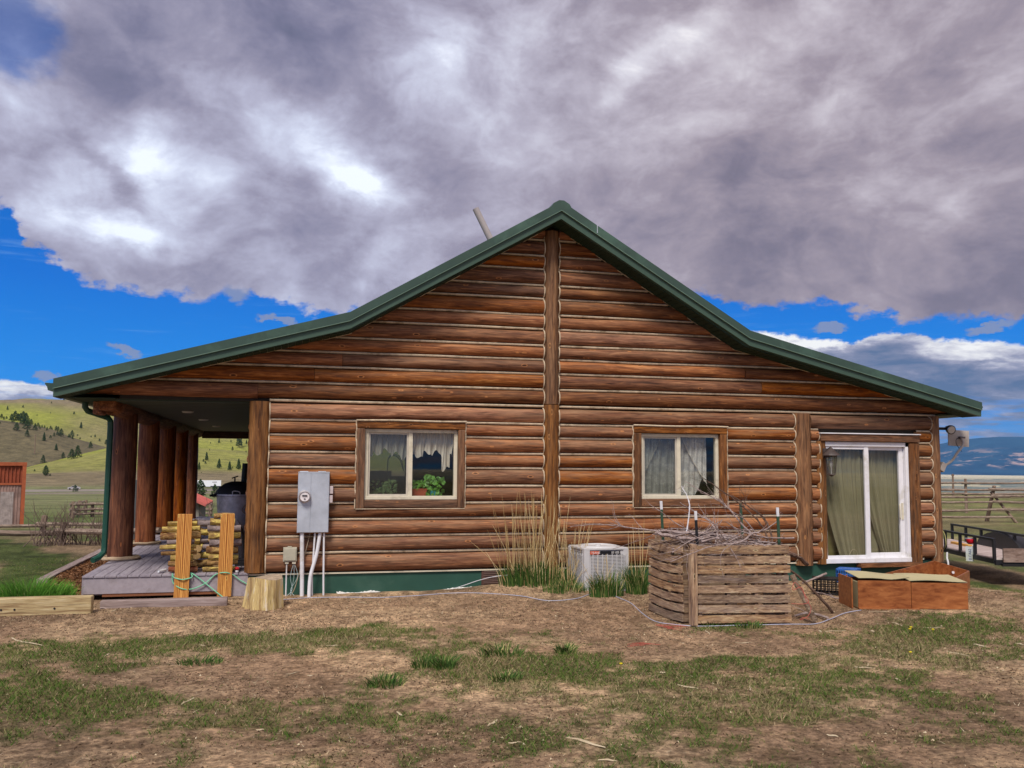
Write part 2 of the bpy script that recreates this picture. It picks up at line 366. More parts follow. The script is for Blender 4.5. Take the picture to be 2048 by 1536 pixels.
def march(px, py, rmin=20, rmax=9000):
    r = ray(px, py); h = math.hypot(r[0], r[1]); ds = np.geomspace(rmin, rmax, 3000); X = CAM[0]+ds*r[0]/h; Y = CAM[1]+ds*r[1]/h; Zr = CAM[2]+ds*r[2]/h
    hit = np.nonzero(H(X, Y) >= Zr)[0]
    i = hit[0] if len(hit) else len(ds)-1
    return X[i], Y[i], float(H(X[i:i+1], Y[i:i+1])[0]), ds[i]
# ground cover seen in the yard: (photo x, y, half width, half depth in photo pixels, amount)
COV = [(130, 1310, 190, 34, .55), (80, 1410, 170, 40, .35), (420, 1300, 110, 20, .5), (560, 1285, 150, 20, .6), (700, 1272, 120, 22, .6), (200, 1390, 240, 30, .4), (870, 1330, 60, 18, .3), (1010, 1350, 100, 34, .6), (1120, 1320, 110, 34, .45),
       (480, 1430, 400, 40, .28), (1300, 1330, 260, 30, .40), (1480, 1315, 170, 10, .55), (1700, 1275, 120, 30, .35), (1900, 1260, 190, 50, .5), (1400, 1400, 360, 50, .22), (1300, 1480, 260, 35, .3), (1850, 1400, 220, 40, .25), (1980, 1160, 90, 22, .6), (1440, 1252, 90, 8, .5), (930, 1500, 300, 40, .15), (1700, 1330, 320, 40, .25),
       (560, 1350, 190, 30, -.75), (900, 1215, 420, 34, -.75), (1300, 1290, 170, 22, -.6), (1500, 1285, 130, 14, -.5), (950, 1410, 60, 25, -.3), (1150, 1425, 80, 20, -.35), (1900, 1520, 300, 22, -.5), (1950, 1370, 90, 13, -.45), (60, 1260, 90, 15, -.3), (300, 1345, 60, 18, -.3), (90, 1520, 160, 16, -.3), (1130, 1530, 160, 14, -.3), (1985, 1195, 60, 12, -.5), (1700, 1230, 90, 16, -.2), (1180, 1240, 120, 18, -.5)]
CW = []
for (a, b, w, h, k) in COV:
    p = onz(a, b, .02); d = p[1]-CAM[1]; CW.append((p[0], p[1], w*d/FOC*1.05, h*d*d/(1.93*FOC), k))
def cover(x, y):
    c = np.full(np.shape(x), .50)+.09*ss(-y, 6.0, 8.5)
    wx = x+(fbm(x*.8, y*.8, 3, 21)-.5)*1.6; wy = y+(fbm(x*.8+9, y*.8, 3, 22)-.5)*1.3
    for (a, b, w, h, k) in CW: c = c+k*np.exp(-((wx-a)/w)**2-((wy-b)/h)**2)
    c = c-.55*ss(y, -3.2, -2.0)*ss(10.2-x, 0, 1.2)*(1-ss(y, .2, 1.0))*ss(x, -4.5, -2.5)
    n = fbm(x*1.3, y*1.3, 4, 31)*.42+fbm(x*5, y*5, 4, 32)*.58
    return c*1.0+(n-.5)*1.9+(fbm(x*14, y*14, 2, 33)-.5)*.45-.085
def build_ground():
    azf = np.radians(np.arange(-32, 58.01, .125)); azc = np.radians(np.arange(60, 328, 4.0)); az = np.concatenate([azf, azc]); na = len(az)
    r = np.concatenate([[.4, 1, 2, 3], 1/np.linspace(1/3.6, 1/60, 330), np.geomspace(62, 15000, 150)]); nr = len(r)
    A, R = np.meshgrid(az, r); X = CAM[0]+R*np.sin(A); Y = CAM[1]+R*np.cos(A); Z = H(X, Y)
    co = np.stack([X.ravel(), Y.ravel(), Z.ravel()], 1)
    i = np.arange(nr-1)[:, None]*na; j = np.arange(na)[None, :]; j2 = (j+1) % na
    f = np.stack([i+j, i+j2, i+na+j2, i+na+j], -1).reshape(-1, 4)
    me = bpy.data.meshes.new('ground'); me.vertices.add(len(co)); me.vertices.foreach_set('co', co.ravel()); me.loops.add(f.size); me.loops.foreach_set('vertex_index', f.ravel())
    me.polygons.add(len(f)); me.polygons.foreach_set('loop_start', np.arange(0, f.size, 4)); me.polygons.foreach_set('loop_total', np.full(len(f), 4)); me.update(calc_edges=True)
    x, y = co[:, 0], co[:, 1]; rr = np.hypot(x-CAM[0], y-CAM[1]); aa = np.degrees(np.arctan2(x-CAM[0], y-CAM[1]))
    cv = cover(x, y); g = ss(cv, .40, .72)
    soft = fbm(x*.9, y*.9, 4, 41); sand = np.array([.47, .325, .20]); dark = np.array([.19, .12, .07]); red = np.array([.33, .215, .135])
    m1 = ss(soft, .35, .65)[:, None]; dirt = sand*m1+red*(1-m1); spk = fbm(x*14, y*14, 3, 42)
    dirt = dirt*(.45+1.1*spk[:, None]); litter = (ss(fbm(x*7, y*16, 3, 43), .52, .68)*.7)[:, None]; dirt = dirt*(1-litter)+dark*litter
    n2 = fbm(x*1.7, y*1.7, 3, 44)[:, None]; gr = np.array([.055, .092, .018])*(1-n2)+np.array([.12, .10, .042])*n2; gr = gr*(.6+.8*fbm(x*11, y*11, 3, 45)[:, None])
    g = ss(cv, .36, .85); c = dirt*(1-g[:, None]*.62)+gr*g[:, None]*.62
    # mulch bed beside the deck
    bed = (ss(-2.62-x, -.05, .05)*ss(x, -3.5, -3.42)*ss(y, -.9, -.5)*ss(14-y, 0, 1))[:, None]
    c = c*(1-bed)+bed*np.array([.15, .07, .03])*(.5+fbm(x*16, y*16, 2, 46)[:, None])
    # fields beyond
    lf = (aa < 15)
    pas = np.array([.10, .125, .04])*(.7+.6*fbm(x*.4, y*.4, 4, 51)[:, None]); tanc = np.array([.27, .20, .125])*(.7+.6*fbm(x*.7, y*.7, 3, 52)[:, None])
    corral = (ss(rr, 24.5, 27)*(1-ss(rr, 36, 40)))*ss(fbm(x*.25, y*.25, 3, 53), .25, .55)
    lc = pas*(1-corral[:, None])+tanc*corral[:, None]
    sage = np.array([.125, .125, .065])*(.6+.8*fbm(x/9, y/9, 4, 54)[:, None]); lime = np.array([.24, .26, .045])*(.75+.5*fbm(x/30, y/30, 4, 55)[:, None])  # lime has the sunlight on the hills put into its green
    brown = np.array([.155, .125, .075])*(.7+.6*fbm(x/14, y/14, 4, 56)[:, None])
    m = ss(rr, 60, 120)[:, None]; mid = sage*1.15+np.array([.02, .035, 0])*fbm(x/18, y/18, 3, 67)[:, None]; lc = lc*(1-m)+mid*m
    band = (ss(rr, 330, 345)*(1-ss(rr, 415, 425)))[:, None]; lc = lc*(1-band)+np.array([.20, .17, .13])*band*(.8+.4*fbm(x/6, y/6, 3, 57)[:, None])
    band = (ss(rr, 425, 432)*(1-ss(rr, 436, 441)))[:, None]; lc = lc*(1-band)+np.array([.07, .12, .02])*band
    m = ss(rr, 480, 520)[:, None]; lc = lc*(1-m)+brown*1.15*m
    near_h = (ss(rr, 610, 690)*(1-ss(rr, 850, 862)))[:, None]*(.55+.45*ss(fbm(x/90, y/90, 3, 58), .3, .6)[:, None]); lc = lc*(1-near_h)+lime*near_h
    spur = (ss(rr, 862, 930)*(1-ss(rr, 1215, 1260)))[:, None]; lc = lc*(1-spur)+(brown*.62+sage*.2)*spur  # cloud shade over the spur is painted in as darker brown
    far = ss(rr, 1240, 1400)[:, None]; nf = ss(fbm(x/260, y/260, 4, 59)*.7+.12*np.sin(rr/170+x/400), .22, .52)[:, None]; lc = lc*(1-far)+(lime*nf+brown*1.3*(1-nf))*far  # far hill: cloud-shadow patches painted as brown between sunlit lime
    fld = (np.array([.15, .155, .06])*(1-ss(fbm(x*.35, y*.6, 4, 66), .42, .62)[:, None]*.6)+np.array([.22, .17, .10])*ss(fbm(x*.35, y*.6, 4, 66), .42, .62)[:, None]*.6)*(.5+1.0*fbm(x*1.5, y*1.5, 4, 61)[:, None]); rc = fld
    m = ss(rr, 95, 125)[:, None]; scrub = np.array([.23, .19, .12])*(.7+.6*fbm(x/20, y/20, 4, 62)[:, None]); rc = rc*(1-m)+scrub*m
    mound = np.exp(-((aa-40.0)/1.3)**2-((rr-650)/160)**2)[:, None]; rc = rc*(1-mound)+np.array([.30, .16, .11])*mound
    bluff = (ss(rr, 150, 260)*(1-ss(rr, 480, 520))*ss(aa, 41.2, 41.8))[:, None]; rc = rc*(1-bluff)+np.array([.48, .40, .18])*bluff
    v = np.log(np.maximum(rr, 1))*6; str_ = fbm(v*1.5+5, aa*.25, 4, 63)
    pl = np.where((str_ > .55)[:, None], np.array([.42, .38, .26]), np.where((str_ > .42)[:, None], np.array([.14, .17, .15]), np.array([.23, .22, .17])))
    m = ss(rr, 2300, 3600)[:, None]; rc = rc*(1-m)+pl*m
    m = ss(rr, 10500, 11200)[:, None]; rc = rc*(1-m)+np.array([.55, .50, .36])*m
    w = ss(aa, 8, 27)[:, None]; farc = lc*(1-w)+rc*w
    fg = ss(fbm(x*.9, y*.5, 4, 64), .42, .64)[:, None]; yard = np.array([.075, .095, .03])*fg+np.array([.25, .175, .11])*(1-fg); yard = yard*(.4+1.2*fbm(x*5, y*5, 4, 65)[:, None])
    m = (ss(y, .3, 1.6)*np.maximum(ss(-x, 3.4, 3.6), ss(x, 11.0, 11.6)))[:, None]; c = c*(1-m)+yard*m
    m = ss(rr, 22, 30)[:, None]; c = c*(1-m)+farc*m
    rgba = np.concatenate([np.clip(c, 0, 1), np.ones((len(c), 1))], 1).astype(np.float32)
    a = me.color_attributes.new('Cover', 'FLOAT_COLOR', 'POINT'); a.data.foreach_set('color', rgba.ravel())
    me.polygons.foreach_set('use_smooth', np.ones(len(f), bool))
    M = MT('earth_and_turf', .95, .1); n = M.no((1, 1, 1), 24, 7, .78); n3 = M.no((1, 1, 1), .9, 7, .75)
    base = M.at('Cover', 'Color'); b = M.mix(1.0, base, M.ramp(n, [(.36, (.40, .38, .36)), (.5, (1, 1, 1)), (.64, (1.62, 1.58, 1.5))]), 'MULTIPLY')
    nf = M.no((1, 1, 1), .11, 10, .72); b = M.mix(1.0, b, M.ramp(nf, [(.36, (.66, .68, .7)), (.62, (1.3, 1.28, 1.25))]), 'MULTIPLY')
    b = M.mix(1.0, b, M.ramp(n3, [(.35, (.8, .8, .8)), (.65, (1.18, 1.18, 1.18))]), 'MULTIPLY')
    M.bump(n, 1.0, .04); me.materials.append(M.col(b))
    o = bpy.data.objects.new('ground', me); C.objects.link(o); o['kind'] = 'structure'; return o
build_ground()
# road across the valley
def road():
    mb = MB(); az = np.radians(np.arange(-30, 12, .25)); vs = []
    for a in az:
        for r in (436, 444, 455, 463):
            x, y = CAM[0]+r*math.sin(a), CAM[1]+r*math.cos(a); vs.append((x, y, hz(x, y)+(.35 if 436 < r < 463 else .05)))
    fs = [(i*4+j, i*4+j+1, i*4+5+j, i*4+4+j) for i in range(len(az)-1) for j in range(3)]
    mb.add(vs, fs); return setk(mb.build('highway', plain('pale_road', (.23, .195, .165), .95, sc=.2)), 'structure')
road()
# mountains beyond the plain
def mountains():
    SK = _prof([(-3000, 870), (1500, 900), (1700, 896), (1860, 890), (1885, 886), (1920, 879), (1960, 875), (2000, 873), (2060, 874), (2200, 880), (2500, 868), (3200, 880)])
    az = np.arange(12, 75, .1); r = np.linspace(13500, 19500, 70); A, R = np.meshgrid(az, r)
    sky = np.interp(A, SK[0], SK[1]); top = CAM[2]+19000*np.tan(np.radians(sky)); u = (R-13500)/5500
    X = CAM[0]+R*np.sin(np.radians(A)); Y = CAM[1]+R*np.cos(np.radians(A))
    n = fbm(X/900, Y/900, 5, 71); rid = 1-np.abs(fbm(X/1500, Y/1500, 5, 72)*2-1)
    Z = -140+np.clip(u, 0, 1)**1.15*(top+140)*(.72+.28*ss(u, .7, 1))+(n-.5)*170*ss(u, 0, .3)*(1-.85*ss(u, .8, 1))+(rid-.8)*150*ss(u, .05, .4)*(1-ss(u, .75, .95))
    na = len(az); vs = np.stack([X.ravel(), Y.ravel(), Z.ravel()], 1).tolist()
    fs = [(j*na+i, j*na+i+1, (j+1)*na+i+1, (j+1)*na+i) for j in range(len(r)-1) for i in range(na-1)]
    mb = MB(); mb.add(vs, fs)
    M = MT('haze_blue_forest', .95, .05); e = M.N('ShaderNodeSeparateXYZ'); M.put(M.o, e.inputs[0]); z = e.outputs[2]
    f = M.no((1, 1, 1), .0011, 8, .65); sc = M.ma('MULTIPLY', M.mr(M.no((1, 1, 2), .0016, 8, .7), .52, .60), M.ma('MULTIPLY', M.mr(z, -60, 40), M.mr(z, 330, 160)))
    c = M.ramp(f, [(.3, (.008, .04, .10)), (.6, (.02, .075, .15)), (.75, (.06, .11, .16))]); c = M.mix(sc, c, (.42, .30, .27))  # dark forest with the blue of distant haze put into its colour
    return setk(mb.build('mountains', M.col(c), smooth='all'), 'structure')
mountains()
# ================================================================ materials
BR = [(.052, .013, .004), (.155, .045, .012), (.28, .092, .026), (.43, .175, .058)]
m_log = wood('stained_log', BR, 'x', 1.0, .62, tone=True, grey=(.32, .195, .11), bump=.8, greyamt=.68)
m_logz = wood('stained_log_upright', [(.04, .014, .005), (.12, .045, .014), (.24, .10, .033), (.36, .17, .06)], 'z', 1.0, .6, tone=True, grey=(.28, .17, .09), bump=.4, greyamt=.25)
m_post = wood('dark_stained_post', [(.05, .012, .003), (.15, .038, .009), (.26, .072, .017), (.36, .12, .034)], 'z', 1.0, .5, tone=True, bump=.4)
m_logy = wood('stained_beam', BR, 'y', 1.0, .65, tone=True, grey=(.2, .12, .07), greyamt=.2)
m_trim = wood('stained_trim', [(.03, .010, .004), (.09, .032, .010), (.19, .072, .024), (.30, .13, .048)], 'x', 1.6, .6, tone=True, grey=(.25, .17, .11), bump=.4, greyamt=.3)
m_trimz = wood('stained_trim_upright', [(.03, .010, .004), (.09, .032, .010), (.19, .072, .024), (.30, .13, .048)], 'z', 1.6, .6, tone=True, grey=(.25, .17, .11), bump=.4, greyamt=.3)
m_chink = plain('chinking', (.55, .44, .31), .85, var=.2, sc=14, bump=.3, dirt=(.26, .19, .12))
m_green = plain('green_metal', (.033, .066, .048), .42, var=.10, sc=3, spec=.5, dirt=(.06, .12, .085))
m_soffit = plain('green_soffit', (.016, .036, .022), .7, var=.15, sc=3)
m_found = plain('green_foundation', (.024, .078, .056), .6, var=.10, sc=2.5, dirt=(.05, .11, .08))
m_vinyl = plain('cream_vinyl', (.66, .60, .46), .45, var=.08, sc=9, dirt=(.45, .40, .30))
m_white = plain('white_vinyl', (.78, .76, .78), .35, var=.05, sc=9, dirt=(.6, .57, .52))
m_deck = wood('grey_composite', [(.19, .165, .19), (.25, .215, .245), (.31, .27, .30), (.36, .32, .345)], 'y', .8, .7, knots=False, bump=.15)
m_deckf = plain('grey_composite_fascia', (.33, .285, .31), .75, var=.14, sc=11, bump=.15, dirt=(.24, .2, .2))
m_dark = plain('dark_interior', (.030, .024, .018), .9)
m_black = plain('black_metal', (.010, .010, .012), .45, var=.3, sc=12, spec=.5)
m_galv = plain('galvanised_steel', (.47, .50, .56), .45, metal=.25, var=.16, sc=5, dirt=(.36, .38, .42))
m_pvc = plain('white_pvc', (.70, .69, .72), .4, var=.06, dirt=(.5, .47, .44))
def glass(name, rough=.02, screen=0.0):
    M = MT(name); t = M.t; out = t.nodes['Material Output']; t.nodes.remove(M.b)
    tr = M.N('ShaderNodeBsdfTransparent'); tr.inputs[0].default_value = (.86, .88, .86, 1); gl = M.N('ShaderNodeBsdfGlossy'); gl.inputs['Roughness'].default_value = rough
    fr = M.N('ShaderNodeLayerWeight'); fr.inputs[0].default_value = .5; mx = M.N('ShaderNodeMixShader'); M.put(M.ma('ADD', M.ma('MULTIPLY', M.ma('POWER', fr.outputs['Facing'], 5.0), .9), .075), mx.inputs[0])
    M.put(tr.outputs[0], mx.inputs[1]); M.put(gl.outputs[0], mx.inputs[2]); last = mx.outputs[0]
    if screen:
        df = M.N('ShaderNodeBsdfDiffuse'); df.inputs[0].default_value = (.06, .06, .065, 1); m2 = M.N('ShaderNodeMixShader'); m2.inputs[0].default_value = screen; M.put(last, m2.inputs[1]); M.put(df.outputs[0], m2.inputs[2]); last = m2.outputs[0]
    M.put(last, out.inputs[0]); return M.m
m_glass = glass('window_glass'); m_screen = glass('insect_screen', .1, .16)

# ================================================================ the log house
house = thing('log_house', 'brown log house with green metal gable roof and covered porch on its left', 'house', (4, 0, 0))
RX = 3.985
ROOF = [(-3.03, 2.985), (.82, 4.06), (RX, 5.93), (7.15, 4.06), (11.50, 3.005)]
UND = [(-3.03, 2.79), (.85, 3.855), (RX, 5.71), (7.11, 3.85), (11.50, 2.81)]
def under(x): return float(np.interp(x, [p[0] for p in UND], [p[1] for p in UND]))
def xlim(z, side):
    # where the underside of the roof meets height z
    if side < 0:
        P = UND[:3]; return float(np.interp(z, [p[1] for p in P], [p[0] for p in P]))
    P = UND[4:1:-1]; return float(np.interp(z, [p[1] for p in P], [p[0] for p in P]))
LZ = [.335, .625, .862, 1.105, 1.335, 1.588, 1.855, 2.08, 2.33, 2.54, 2.805]
GZ = [2.835, 3.085, 3.33, 3.555, 3.775, 4.035, 4.26, 4.52, 4.73, 4.99, 5.205, 5.46, 5.66]
OPEN = [(.985, 2.61, 1.257, 2.556), (5.328, 6.95, 1.255, 2.55), (8.65, 10.585, .30, 2.475)]
logseed = [0]
def log(mb, xa, xb, z0, z1, bulge=.14, y0=0.0, roof=0, wear=1.0, axis='x', sgn=-1):
    # a half-round log face between heights z0 and z1; roof=-1/+1 lets that end follow the roof slope
    logseed[0] += 1; sd = logseed[0]; tone = rnd.random(); g = .014; K = 11; zz = [z0+g+(z1-z0-2*g)*t/(K-1) for t in range(K)]
    n = max(3, int(abs(xb-xa)/.09)); vs = []; tn = []; wr = []
    for i in range(-1, n+2):
        u = min(max(i, 0), n)/n
        for k, z in enumerate(zz):
            a = xlim(z, -1) if roof < 0 else xa; b = xlim(z, 1) if roof > 0 else xb
            x = a+(b-a)*u; t = k/(K-1)
            p = (1-abs(2*t-1)**2.6)**.55
            w = (float(vn(x*1.1, sd*3.7, 5))-.5)*.030+(float(vn(x*5, sd*5.1+t*2, 6))-.5)*.010
            dz = (float(vn(x*.9, sd*2.3, 8))-.5)*.022*(1-abs(2*t-1)*.3)
            y = y0+sgn*(.02+(bulge-.02+w)*p) if 0 <= i <= n else y0
            if axis == 'x': vs.append((x, y, z+dz))
            else: vs.append((y, x, z+dz))
            wr.append(wear*(.25+.75*max(0, (t-.30)/.7)))
    fs = []
    for i in range(n+2):
        for k in range(K-1):
            q = (i*K+k, (i+1)*K+k, (i+1)*K+k+1, i*K+k+1); fs.append(q if (sgn < 0) == (axis == 'x') else q[::-1])
    mb.add(vs, fs, tone=tone, wear=wr)
def bead(mb, xa, xb, z, y=-.052, h=.040, d=.036):
    n = max(2, int(abs(xb-xa)/.25)); vs = []; q = rnd.random()*50
    for i in range(n+1):
        x = xa+(xb-xa)*i/n; w = (float(vn(x*3, q, 3))-.5)*.010; zz = z+(float(vn(x*.9, z*31, 8))-.5)*.012
        for dy, dzz in ((0, -h/2-w*.4), (-d, -h*.32), (-d-.006+w*.3, .004), (-d*.8, h*.40), (0, h/2+w*.4)): vs.append((x, y+dy, zz+dzz))
    mb.add(vs, [(i*5+k, (i+1)*5+k, (i+1)*5+k+1, i*5+k+1) for i in range(n) for k in range(4)])
wall = MB(); ch = MB()
def sect(z0, z1, spans, wear=1.0):
    for a, b in spans: log(wall, a, b, z0, z1, wear=wear)
for z0, z1 in zip(LZ[:-1], LZ[1:]):
    zm = (z0+z1)/2; cut = 1.3 < zm < 2.55; wr = 1.0
    if zm > 2.6: S_ = [(-.27, 3.86), (4.09, 8.215), (8.50, 10.86)]
    else: S_ = ([(-.27, .99), (2.605, 3.86)] if cut else [(-.27, 3.86)])+([(4.09, 5.333), (6.945, 8.215)] if cut else [(4.09, 8.215)])+[(8.50, 8.66), (10.575, 10.86)]
    sect(z0, z1, S_, wr)
    for a, b in S_:
        if z1 < 2.8: bead(ch, a, b, z1)
bead(ch, -.27, 3.86, 2.82); bead(ch, 4.09, 10.97, 2.82)
for i, (z0, z1) in enumerate(zip(GZ[:-1], GZ[1:])):
    wr = [.45, .5, .6, .7, .75, .7, .6, .5, .4, .35, .2, .1][i]
    z1 = min(z1, 5.66)
    if i == 0:
        log(wall, 0, -.44, z0, z1, roof=-1, wear=.05); log(wall, -.435, 3.86, z0, z1, wear=wr)
    elif i in (1, 2): x = -.05+.4*i; log(wall, 0, x, z0, z1, roof=-1, wear=.1); log(wall, x+.006, 3.86, z0, z1, wear=wr)
    else: log(wall, 0, 3.86, z0, z1, roof=-1, wear=wr*.9)
    if i in (1, 2): x = 7.9-.3*i; log(wall, 4.09, x, z0, z1, wear=wr); log(wall, x+.006, 0, z0, z1, roof=1, wear=.15)
    else: log(wall, 4.09, 0, z0, z1, roof=1, wear=wr*(.9 if i else .8))
    if i < 11:
        bead(ch, xlim(z1, -1)+.02, 3.86, z1); bead(ch, 4.09, xlim(z1, 1)-.02, z1)
# caulk following the roof line and the log ends
def caulk(path, r=.011): ch.tube(path, r, 5)
def sag(x): return under(x)-.012-.010*abs(math.sin(x*2.1))
caulk([(x, -.118, sag(x)) for x in np.linspace(-2.2, 3.82, 60)], .010); caulk([(x, -.118, sag(x)) for x in np.linspace(4.12, 10.9, 60)], .010)
def scallop(x, za, zb, rows, y0=0, bulge=.155):
    P = []
    for z0, z1 in zip(rows[:-1], rows[1:]):
        if z1 <= za or z0 >= zb: continue
        for t in np.linspace(0.02, .98, 7):
            if not za <= z0+(z1-z0)*t <= zb: continue
            p = (1-abs(2*t-1)**2.6)**.55; P.append((x+.004*math.sin(z0*40+t*3), y0-.03-(bulge-.04)*p, z0+(z1-z0)*t))
    if len(P) > 1: caulk(P, .0095)
for x, a, b, rw in [(-.262, .33, 2.8, LZ), (3.852, .33, 2.8, LZ), (4.098, .33, 2.8, LZ), (3.852, 2.83, 5.5, GZ), (4.098, 2.83, 5.5, GZ), (8.205, .33, 2.8, LZ), (8.655, .33, 2.5, LZ), (10.852, .33, 2.8, LZ), (.982, 1.3, 2.55, LZ), (2.613, 1.3, 2.55, LZ), (5.325, 1.3, 2.55, LZ), (6.953, 1.3, 2.55, LZ)]: scallop(x, a, b, rw)
# left, right and back walls of logs
for z0, z1 in zip(LZ[:-1], LZ[1:]):
    log(wall, .1, 14.0, z0, z1, y0=-.42, axis='y', wear=.2); log(wall, .1, 14.0, z0, z1, y0=11.02, axis='y', sgn=1, wear=.6)
W_ = wall.build('log_wall', m_log, house, smooth=True)
ch.build('chinking', m_chink, W_, smooth=True)
# wall core with openings, so that the rooms behind are real and dark
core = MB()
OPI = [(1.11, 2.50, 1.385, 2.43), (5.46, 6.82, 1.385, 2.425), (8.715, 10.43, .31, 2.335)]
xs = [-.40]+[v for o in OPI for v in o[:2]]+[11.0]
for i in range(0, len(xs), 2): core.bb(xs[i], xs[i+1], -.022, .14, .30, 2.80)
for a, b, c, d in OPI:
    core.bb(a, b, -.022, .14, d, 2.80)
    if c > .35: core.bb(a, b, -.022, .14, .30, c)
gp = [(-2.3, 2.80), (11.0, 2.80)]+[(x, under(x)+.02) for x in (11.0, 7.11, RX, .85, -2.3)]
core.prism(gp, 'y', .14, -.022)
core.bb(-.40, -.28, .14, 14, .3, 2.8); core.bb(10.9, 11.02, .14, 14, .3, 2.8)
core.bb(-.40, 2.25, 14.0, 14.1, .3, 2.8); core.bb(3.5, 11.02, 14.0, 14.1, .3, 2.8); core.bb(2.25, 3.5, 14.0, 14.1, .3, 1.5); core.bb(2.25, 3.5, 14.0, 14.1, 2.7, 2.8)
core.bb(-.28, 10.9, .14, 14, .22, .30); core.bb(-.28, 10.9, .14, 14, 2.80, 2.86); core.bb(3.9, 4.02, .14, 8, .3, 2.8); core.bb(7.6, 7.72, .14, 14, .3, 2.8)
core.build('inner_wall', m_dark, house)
fo = MB(); fo.bb(-.52, 11.0, -.045, .10, -.15, .318); fo.bb(-.5, -.38, .1, 14, -.15, .31); fo.bb(10.92, 11.0, .1, 14, -.35, .31)
F_ = fo.build('foundation', m_found, house)
sl_ = MB(); sl_.bb(-.5, 8.7, -.075, -.045, .316, .337); sl_.build('sill_strip', m_vinyl, F_)
vt = MB(); vt.bb(2.90, 3.19, -.062, -.045, .10, .325); V_ = vt.build('foundation_vent', plain('brown_vent', (.10, .05, .04), .6), house)
vs_ = MB()
for k in range(7): vs_.bb(2.93, 3.16, -.078, -.062, .125+k*.027, .136+k*.027)
vs_.build('louvre', plain('vent_louvre', (.19, .12, .10), .6), V_)
fm = MB(); fx = np.linspace(.75, 2.75, 90); fm.tube([(x, -.06, hz(x, -.07)-.012) for x in fx], [max(.004, .05*(float(vn(x*4, 3, 9))-.45)+.012) for x in fx], 7, wob=.25)
fm.build('foam_sealant', plain('white_foam', (.7, .68, .64), .9), F_)
# upright logs
def upright(name, x, y, z0, z1, r, n=20, mat=m_logz, par=house, cut=True, flat=None):
    mb = MB(); sd = rnd.random()*90; P = []; R = []; zs = np.linspace(z0, z1, max(4, int((z1-z0)/.12)))
    vs = []; fs = []
    for z in zs:
        ox = (float(vn(z*.8, sd, 1))-.5)*.02
        for j in range(n):
            a = 2*math.pi*j/n; q = r*(1+(float(vn(z*1.4, sd+j*.02, 2))-.5)*.07+(float(vn(z*5, sd+j*1.9, 4))-.5)*.05)
            vs.append((x+ox+q*math.cos(a), y+q*math.sin(a), z))
    for i in range(len(zs)-1):
        for j in range(n): k = (j+1) % n; fs.append((i*n+j, i*n+k, (i+1)*n+k, (i+1)*n+j))
    fs += [tuple(range(n-1, -1, -1)), tuple((len(zs)-1)*n+j for j in range(n))]
    mb.add(vs, fs, tone=rnd.random(), wear=.8); return mb.build(name, mat, par, smooth=True)
upright('corner_post', -.395, -.02, .36, 2.80, .150); upright('wall_post', 3.975, -.055, .33, 2.845, .128); upright('wall_post', 3.975, -.05, 2.855, 5.60, .124)
upright('wall_post', 8.357, -.05, .29, 2.80, .156); upright('corner_post', 10.945, -.05, .30, 2.80, .105)
upright('door_jamb', 8.70, -.04, .30, 2.34, .105)
# window trim, windows
def rough(mb, x0, x1, y0, y1, z0, z1):
    mb.box(((x0+x1)/2, (y0+y1)/2, (z0+z1)/2), (x1-x0, y1-y0, z1-z0), tone=rnd.random(), wear=rnd.random())
def quad(x0, x1, y, z0, z1): g = MB(); g.add([(x0, y, z0), (x1, y, z0), (x1, y, z1), (x0, y, z1)], [(0, 1, 2, 3)]); return g
def window(o, i, mid, screen_left=True):
    a, b, c, d = o; A, B, Cc, D = i; yf, yb = -.165, -.03; hh = d-D
    fr = MB(); t = .052
    fr.bb(A, B, -.098, -.02, D-t, D); fr.bb(A, B, -.105, -.02, Cc, Cc+t); fr.bb(A, A+t, -.096, -.02, Cc+t, D-t); fr.bb(B-t, B, -.096, -.02, Cc+t, D-t); fr.bb(mid-.03, mid+.03, -.092, -.02, Cc+t, D-t)
    w = fr.build('window', m_vinyl, house, bevel=.004)
    s_ = MB(); q = .028; x0, x1, z0, z1 = A+t, mid-.03, Cc+t, D-t
    for bx in ((x0, x1, z1-q, z1), (x0, x1, z0, z0+q), (x0, x0+q, z0+q, z1-q), (x1-q, x1, z0+q, z1-q)): s_.bb(bx[0], bx[1], -.075, -.045, bx[2], bx[3])
    s_.build('sash', plain('sash_vinyl', (.5, .45, .37), .5), w)
    quad(x0+q, x1-q, -.058, z0+q, z1-q).build('pane', m_glass, w); quad(mid+.03, B-t, -.058, z0, z1).build('pane', m_glass, w)
    g = MB(); g.add([(x0+q, -.070, z0+q), (x1-q, -.070, z0+q), (x1-q, -.070, z1-q), (x0+q, -.070, z1-q)], [(0, 1, 2, 3)]); g.build('insect_screen', m_screen, w)
    mb = MB(); rough(mb, a, b, yf, yb, D+.006, d-.012); mb.build('window_trim', m_trim, house, bevel=.012).location
    mb = MB(); rough(mb, A-.0, B+.0, yf+.012, yb, c+.01, Cc-.003); mb.build('window_sill', m_trim, house, bevel=.012)
    for p, q2 in ((a+.004, A-.002), (B+.002, b-.004)):
        mb = MB(); rough(mb, p, q2, yf+.006, yb, c, D+.004); mb.build('window_trim', m_trimz, house, bevel=.012)
    mb = MB(); mb.tube([(x, yf-.004, d-.003+.004*math.sin(x*5)) for x in np.linspace(a-.01, b+.01, 14)], .015, 6); mb.tube([(a-.008, -.13, z) for z in np.linspace(c, d, 12)], .009, 5); mb.tube([(b+.008, -.13, z) for z in np.linspace(c, d, 12)], .009, 5); mb.tube([(x, -.15, c-.006) for x in np.linspace(a, b, 10)], .006, 5)
    mb.build('caulk', m_chink, w, smooth=True)
    return w
window(OPEN[0], OPI[0], 1.79); window(OPEN[1], OPI[1], 6.125)
